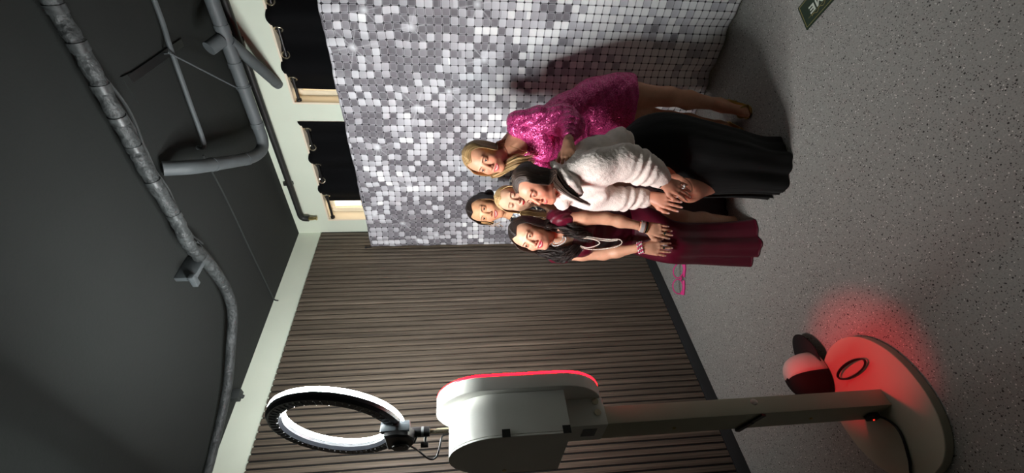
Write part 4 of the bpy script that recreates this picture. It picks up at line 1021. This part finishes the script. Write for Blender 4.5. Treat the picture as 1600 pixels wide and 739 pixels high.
# ---- woman in pink sequins, far right
j = Stand(1.40, -.72)
P = person((1.42,-.66,0), 'blonde woman in a short pink sequin dress and gold heels leaning in from right')
F = Field()
Ha = Head(j(754,247.5,-.02), facedir(-36,-4), UP+RH*.30, .95)
neck = j(803,226,.04); Ha.add(F, neck, 1.)
ch = j(840,208,.08); wst = j(885,178,.12); pel = j(930,160,.12)
s1, e1_, w1 = j(812,190,.0), j(893,190,-.10), j(888,224,-.27); s2, e2_, w2 = j(812,240,.08), j(850,262,.10), j(862,300,.04)
F.cap(s1, s2, .042, .042, .04); F.cap(neck, ch, .06, .095, .05, flat=(FH, .8)); F.cap(ch, wst, .10, .085, .05, flat=(FH, .85)); F.cap(wst, pel, .088, .12, .06, flat=(FH, .9))
for sh, e_, w__ in ((s1, e1_, w1), (s2, e2_, w2)): F.chain([sh, sh*.5+e_*.5, e_, e_*.62+w__*.38, w__], [.043,.038,.033,.032,.021], .02)
hd = (j(889,262,-.355)-w1).normalized(); t1, n1 = hand(F, w1+hd*.012, hd, UP*.35-FH*.9, 1, .95, curl=.42, spread=.10)
kn, an = j(1045,151,.02), j(1122,163,.04); kn2, an2 = j(1045,190,.12), j(1122,198,.10)
F.chain([j(940,160,.10), j(990,150,.05), kn, j(1075,156,.07), an], [.10,.072,.050,.049,.031], .03)
F.chain([j(945,172,.12), j(992,184,.13), kn2, kn2*.6+an2*.4, an2], [.08,.078,.056,.052,.034], .03)
fd = facedir(-42)
feet = []
for a_ in (an, an2):
    toe = Vector((a_.x, a_.y, .018))+fd*.125; ball_ = Vector((a_.x, a_.y, .025))+fd*.085; heel = a_-fd*.02-UP*.045
    F.chain([a_, a_+fd*.03-UP*.02, ball_, toe], [.034,.032,.026,.016], .02); F.cap(a_, heel, .033, .024, .02); feet.append((a_, heel, ball_, toe))
finish_skin(P, F, Ha, srgb(212,154,122), srgb(200,92,74), [(Ha(0,.01,0), .135, .0022), (w1+hd*.08, .10, .0022)])
Ha.face(P, M_IRISB, mat('lip_coral', srgb(196,78,84), .32), 1.05, look=(-.1,0), brow=srgb(112,80,54))
nails(t1, n1, M_NAIL, P)
strand_hair(P, 'hair', HAIR_BLONDE, Ha, {
    -1: [(Ha(-.078,-.03,-.08), .016), (j(812,226,.10), .02), (j(835,232,.08), .015)],
    1: [(Ha(.080,.0,-.09), .018), (j(805,256,-.05), .022), (j(825,253,-.05), .022), (j(838,249,-.05), .020)]},
    n=330, part=.018, r=.0044, seed=11, vol=1.03)
SEQ = mat('pink_sequins', srgb(206, 44, 118), .32, .35, spec=.7); nt = SEQ.node_tree; b = nt.nodes['Principled BSDF']; N = Node(nt)
tc = nt.nodes.new('ShaderNodeTexCoord'); vz = nt.nodes.new('ShaderNodeTexVoronoi'); vz.inputs['Scale'].default_value = 300; nt.links.new(tc.outputs['Object'], vz.inputs[0])
sep = nt.nodes.new('ShaderNodeVectorMath'); sep.operation = 'SUBTRACT'; nt.links.new(vz.outputs['Color'], sep.inputs[0]); sep.inputs[1].default_value = (.5,.5,.5)
sc_ = nt.nodes.new('ShaderNodeVectorMath'); sc_.operation = 'SCALE'; nt.links.new(sep.outputs[0], sc_.inputs[0]); sc_.inputs['Scale'].default_value = .85
gm = nt.nodes.new('ShaderNodeNewGeometry'); ad = nt.nodes.new('ShaderNodeVectorMath'); ad.operation = 'ADD'; nt.links.new(gm.outputs['Normal'], ad.inputs[0]); nt.links.new(sc_.outputs[0], ad.inputs[1])
nm = nt.nodes.new('ShaderNodeVectorMath'); nm.operation = 'NORMALIZE'; nt.links.new(ad.outputs[0], nm.inputs[0]); nt.links.new(nm.outputs[0], b.inputs['Normal'])
cr = nt.nodes.new('ShaderNodeValToRGB'); sx = nt.nodes.new('ShaderNodeSeparateColor'); nt.links.new(vz.outputs['Color'], sx.inputs[0]); nt.links.new(sx.outputs[2], cr.inputs[0])
cr.color_ramp.elements[0].color = (*srgb(156,24,84),1); cr.color_ramp.elements[1].color = (*srgb(240,84,158),1); nt.links.new(cr.outputs[0], b.inputs['Base Color'])
D_ = Field()
D_.cap(j(822,212,.07), ch, .095, .112, .04, flat=(FH, .85)); D_.cap(ch, wst, .114, .100, .05, flat=(FH, .9)); D_.cap(wst, pel, .104, .128, .06, flat=(FH, .95))
D_.ell(j(850,200,-.005), (.055,.055,.055), k=.04); D_.ell(j(850,224,.0), (.052,.052,.052), k=.04)
D_.cap(j(812,192,.02), j(812,238,.07), .052, .050, .03); D_.chain([pel, j(965,152,.08), j(983,150,.06)], [.128,.125,.122], .04, flat=(FH, .9))
D_.cap(pel, j(985,176,.10), .12, .112, .04, flat=(FH, .9)); D_.cap(j(930,180,.13), j(985,184,.14), .11, .10, .04)
D_.cap(s1+FH*.0, j(850,195,.0), .056, .062, .03); D_.cap(j(806,205,-.0), j(840,205,-.03), .05, .05, .03)
D_.chain([j(790,224,-.09), j(820,234,-.09), j(843,241,-.085)], [.046,.034,.008], .01, sub=True); D_.cap(neck, neck+UP*.12, .062, .08, .02, sub=True)
D_.cap(j(846,232,.06), j(898,205,.13), .085, .095, .04); D_.half(j(987,150,.06), -UP)
V, Q = solid(D_, .006, it=2); pr_n = .003*np.sin(V[:,2]*60+V[:,0]*90)+.002*np.sin(V[:,2]*130-V[:,1]*70); V[:,0] += pr_n*.7; V[:,1] -= pr_n*.7
ok = V[:,2] > j(988,150,.06).z; mesh_obj('dress', V, Q, SEQ, P)
SL = Field(); SL.chain([j(808,190,.0), j(845,188,-.04), j(880,188,-.085), j(892,197,-.14), j(889,213,-.215)], [.058,.070,.078,.066,.038], .03)
V, Q = solid(SL, .005, it=2); pr_n = .0045*np.sin(V[:,2]*120+V[:,0]*130)+.003*np.sin(V[:,2]*60-V[:,1]*170); V[:,0] += pr_n*.7; V[:,1] -= pr_n*.7
mesh_obj('puff_sleeve', V, Q, SEQ, P)
SL = Field(); SL.chain([j(815,240,.08), j(840,256,.09), j(850,264,.09)], [.056,.060,.045], .03); V, Q = solid(SL, .006); mesh_obj('puff_sleeve', V, Q, SEQ, P)
M_SHOE = mat('gold_leather', srgb(206,176,98), .3, .6)
for a_, heel, ball_, toe in feet:
    sh = MB(); x_ = fd.cross(UP)
    sole = [heel-UP*.022-fd*.01, heel-UP*.026+fd*.03, Vector((ball_.x, ball_.y, .010)), Vector((toe.x, toe.y, .008))+fd*.008]
    v = []; 
    for c, w_ in zip(spline([tuple(p) for p in sole], 12), [.020,.024,.026,.027,.028,.031,.034,.036,.036,.034,.028,.014]):
        for sg_ in (-1, 1):
            for dz in (0, -.007): v.append(Vector(c)+x_*sg_*w_+UP*dz)
    f = []
    for i in range(11):
        b0 = i*4; b1 = b0+4; f += [(b0,b0+2,b1+2,b1), (b0+1,b1+1,b1+3,b0+3), (b0,b1,b1+1,b0+1), (b0+2,b0+3,b1+3,b1+2)]
    sh.add(v, f); sh.build('shoe_sole', M_SHOE, P)
    MB().tube([heel-UP*.022-fd*.012, Vector((heel.x, heel.y, .0))-fd*.022], [.016,.006], 10).build('shoe_heel', M_SHOE, P)
    MB().tube([ball_+x_*(.030*math.cos(a))+UP*(.032*math.sin(a)-.008)+fd*.004 for a in np.linspace(-.2, PI+.2, 16)], .012, 8, flat=.3, up=fd).build('toe_strap', M_SHOE, P)
    MB().tube([a_-UP*.005+(fd*math.cos(a)+x_*math.sin(a))*.037 for a in np.linspace(0, 2*PI, 20, endpoint=False)], .004, 6, closed=True).build('ankle_strap', M_SHOE, P)
q = MB().tube(spline([j(796,228,-.02), j(808,232,-.075), j(822,238,-.085), j(812,240,-.06), j(800,242,-.03)], 30), .0012, 6).ball(j(823,238,-.088), .005, 8, 6).build('gold_necklace', M_GOLD, P)

# ---- blonde in the middle, eyes closed, lips puckered
j = Stand(.93, -.98)
P = person((.90,-.93,0), 'blonde woman with closed eyes and red lips puckered between the two brunettes')
F = Field(); Hd = Head(j(800,311,-.03), facedir(-10,4), UP+RH*.15, .90); neck = j(852,306,.06); Hd.add(F, neck, 0., closed=True)
pel = Vector((neck.x, neck.y, .78))+FH*.26; ch = Vector((neck.x, neck.y, neck.z-.16))+FH*.05; s1, s2 = neck+RH*.155-UP*.05, neck-RH*.155-UP*.05
F.cap(s1, s2, .042, .042, .04); F.cap(neck, ch, .06, .10, .05, flat=(FH, .8)); F.cap(ch, pel, .10, .12, .05, flat=(FH, .85))
for sg_ in (1, -1):
    sh = s1 if sg_ == 1 else s2; e_ = sh-UP*.27+FH*.02+RH*.02*sg_; w__ = e_-UP*.22-FH*.06-RH*.05*sg_; F.chain([sh, e_, w__], [.04,.032,.021], .02); hand(F, w__-UP*.015, -UP-FH*.2, -FH*.3+RH*sg_, sg_, .92, curl=.35)
    kn = Vector((pel.x, pel.y, .44))+RH*.08*sg_-FH*.02; an = Vector((kn.x, kn.y, .07))+FH*.04; F.chain([pel+RH*.07*sg_, kn, an, Vector((an.x, an.y, .03))-FH*.12], [.09,.055,.036,.02], .03)
finish_skin(P, F, Hd, srgb(220,172,142), srgb(206,108,88), [(Hd(0,.01,0), .13, .0022)], h=.010)
Hd.face(P, M_IRIS, mat('lipstick_red', srgb(186,40,46), .3), 0., closed=True, brow=srgb(124,92,62))
strand_hair(P, 'hair', HAIR_BLONDE2, Hd, {
    -1: [(Hd(-.078,-.02,-.08), .015), (j(846,293,.10), .02), (j(872,290,.10), .015)],
    1: [(Hd(.078,.0,-.075), .015), (j(842,336,.04), .018), (j(868,340,.08), .015)]}, n=280, part=.01, r=.0042, seed=21, vol=1.0, front=.085)
MAUVE = mat('mauve_satin', srgb(168,128,132), .4, noise=((12,12,12), .1))
loft('dress', MAUVE, P, [(neck-UP*.055, .150, .085), (ch, .150, .115), (ch*.5+pel*.5, .12, .10), (pel, .14, .105), (Vector((pel.x, pel.y, .4)), .14, .105), (Vector((pel.x, pel.y, .05)), .15, .11)], n=80, folds=7, amp=.014, seed=5)

# ---- dark updo behind, smiling
j = Stand(.84, -.72)
P = person((.82,-.66,0), 'woman with dark hair pinned up and dark sequin top smiling at the back')
F = Field(); He = Head(j(757,327,.0), facedir(-22,3), UP-RH*.0, 1.0); neck = j(803,327,.05); He.add(F, neck, .9)
pel = Vector((neck.x, neck.y, .90))+FH*.30; ch = Vector((neck.x, neck.y, neck.z-.17)); s1, s2 = neck+RH*.175-UP*.025, neck-RH*.155-UP*.04
F.cap(s1, s2, .042, .042, .04); F.cap(neck, ch, .06, .10, .05, flat=(FH, .8)); F.cap(ch, pel, .10, .12, .05, flat=(FH, .85))
for sg_ in (1, -1):
    sh = s1 if sg_ == 1 else s2; e_ = sh-UP*.28+FH*.02-RH*.03*sg_; w__ = e_-UP*.23-FH*.05-RH*.04*sg_; F.chain([sh, e_, w__], [.04,.032,.021], .02); hand(F, w__-UP*.015, -UP-FH*.2, -FH*.3+RH*sg_, sg_, .92, curl=.35)
    kn = Vector((pel.x, pel.y, .48))+RH*.08*sg_; an = Vector((kn.x, kn.y, .07))+FH*.02; F.chain([pel+RH*.07*sg_, kn, an, Vector((an.x, an.y, .03))-FH*.12], [.09,.055,.036,.02], .03)
finish_skin(P, F, He, srgb(216,162,122), srgb(198,100,76), [(He(0,.01,0), .135, .0022)], h=.010)
He.face(P, M_IRIS, mat('lip_pink', srgb(190,84,80), .32), .95, look=(-.1,0), brow=srgb(60,42,30))
def bun(F_): F_.ell(He(-.045,-.075,.015), (.045,.045,.042), k=.02); F_.ell(He(-.082,-.055,-.03), (.030,.030,.030), k=.015); F_.ell(He(-.03,-.10,-.03), (.035,.035,.035), k=.015)
strand_hair(P, 'hair', HAIR_BLACK, He, {1: [(He(.05,-.09,-.03), .012)], -1: [(He(-.05,-.09,-.03), .012)]}, n=260, part=-.012, r=.0044, seed=31, vol=1.05, under=bun)
q = MB()
for x0, y0, x1, z1, tw in ((.070,.045,.082,-.115,2.2), (.066,.05,.062,-.100,1.6), (.074,.04,.095,-.09,2.0), (-.072,.03,-.078,-.10,1.8)):
    q.tube([He(x0+(x1-x0)*t+.007*t*math.sin(t*tw*6.28), y0+.02*t+.007*t*math.cos(t*tw*6.28), .02+(z1-.02)*t) for t in np.linspace(0, 1, 26)], [.0016]*25+[.0004], 5)
q.build('loose_curl', hairmat('golden_curl', srgb(120,84,48), srgb(190,150,96)), P, sharp=False)
DSEQ = mat('dark_sequin', srgb(32,34,44), .3, .6); nt = DSEQ.node_tree; b = nt.nodes['Principled BSDF']
tc = nt.nodes.new('ShaderNodeTexCoord'); vz = nt.nodes.new('ShaderNodeTexNoise'); vz.inputs['Scale'].default_value = 60; nt.links.new(tc.outputs['Object'], vz.inputs[0])
cr = nt.nodes.new('ShaderNodeValToRGB'); nt.links.new(vz.outputs[0], cr.inputs[0]); cr.color_ramp.elements[0].position = .55; cr.color_ramp.elements[0].color = (*srgb(24,26,34),1); cr.color_ramp.elements[1].position = .62; cr.color_ramp.elements[1].color = (*srgb(205,196,178),1)
nt.links.new(cr.outputs[0], b.inputs['Base Color'])
D_ = Field(); D_.cap(s1, s2, .052, .052, .04); D_.cap(neck+UP*.012, ch, .064, .115, .05, flat=(FH, .95)); D_.cap(ch, pel, .112, .125, .05, flat=(FH, .9)); D_.half(neck+UP*.035, UP)
V, Q = solid(D_, .008); mesh_obj('sequin_top', V, Q, DSEQ, P)
loft('skirt', BLACKD, P, [(pel+UP*.06, .128, .11), (pel, .145, .12), (Vector((pel.x, pel.y, .45)), .145, .11), (Vector((pel.x, pel.y, .06)), .15, .12)], n=80, folds=7, amp=.012, seed=6)
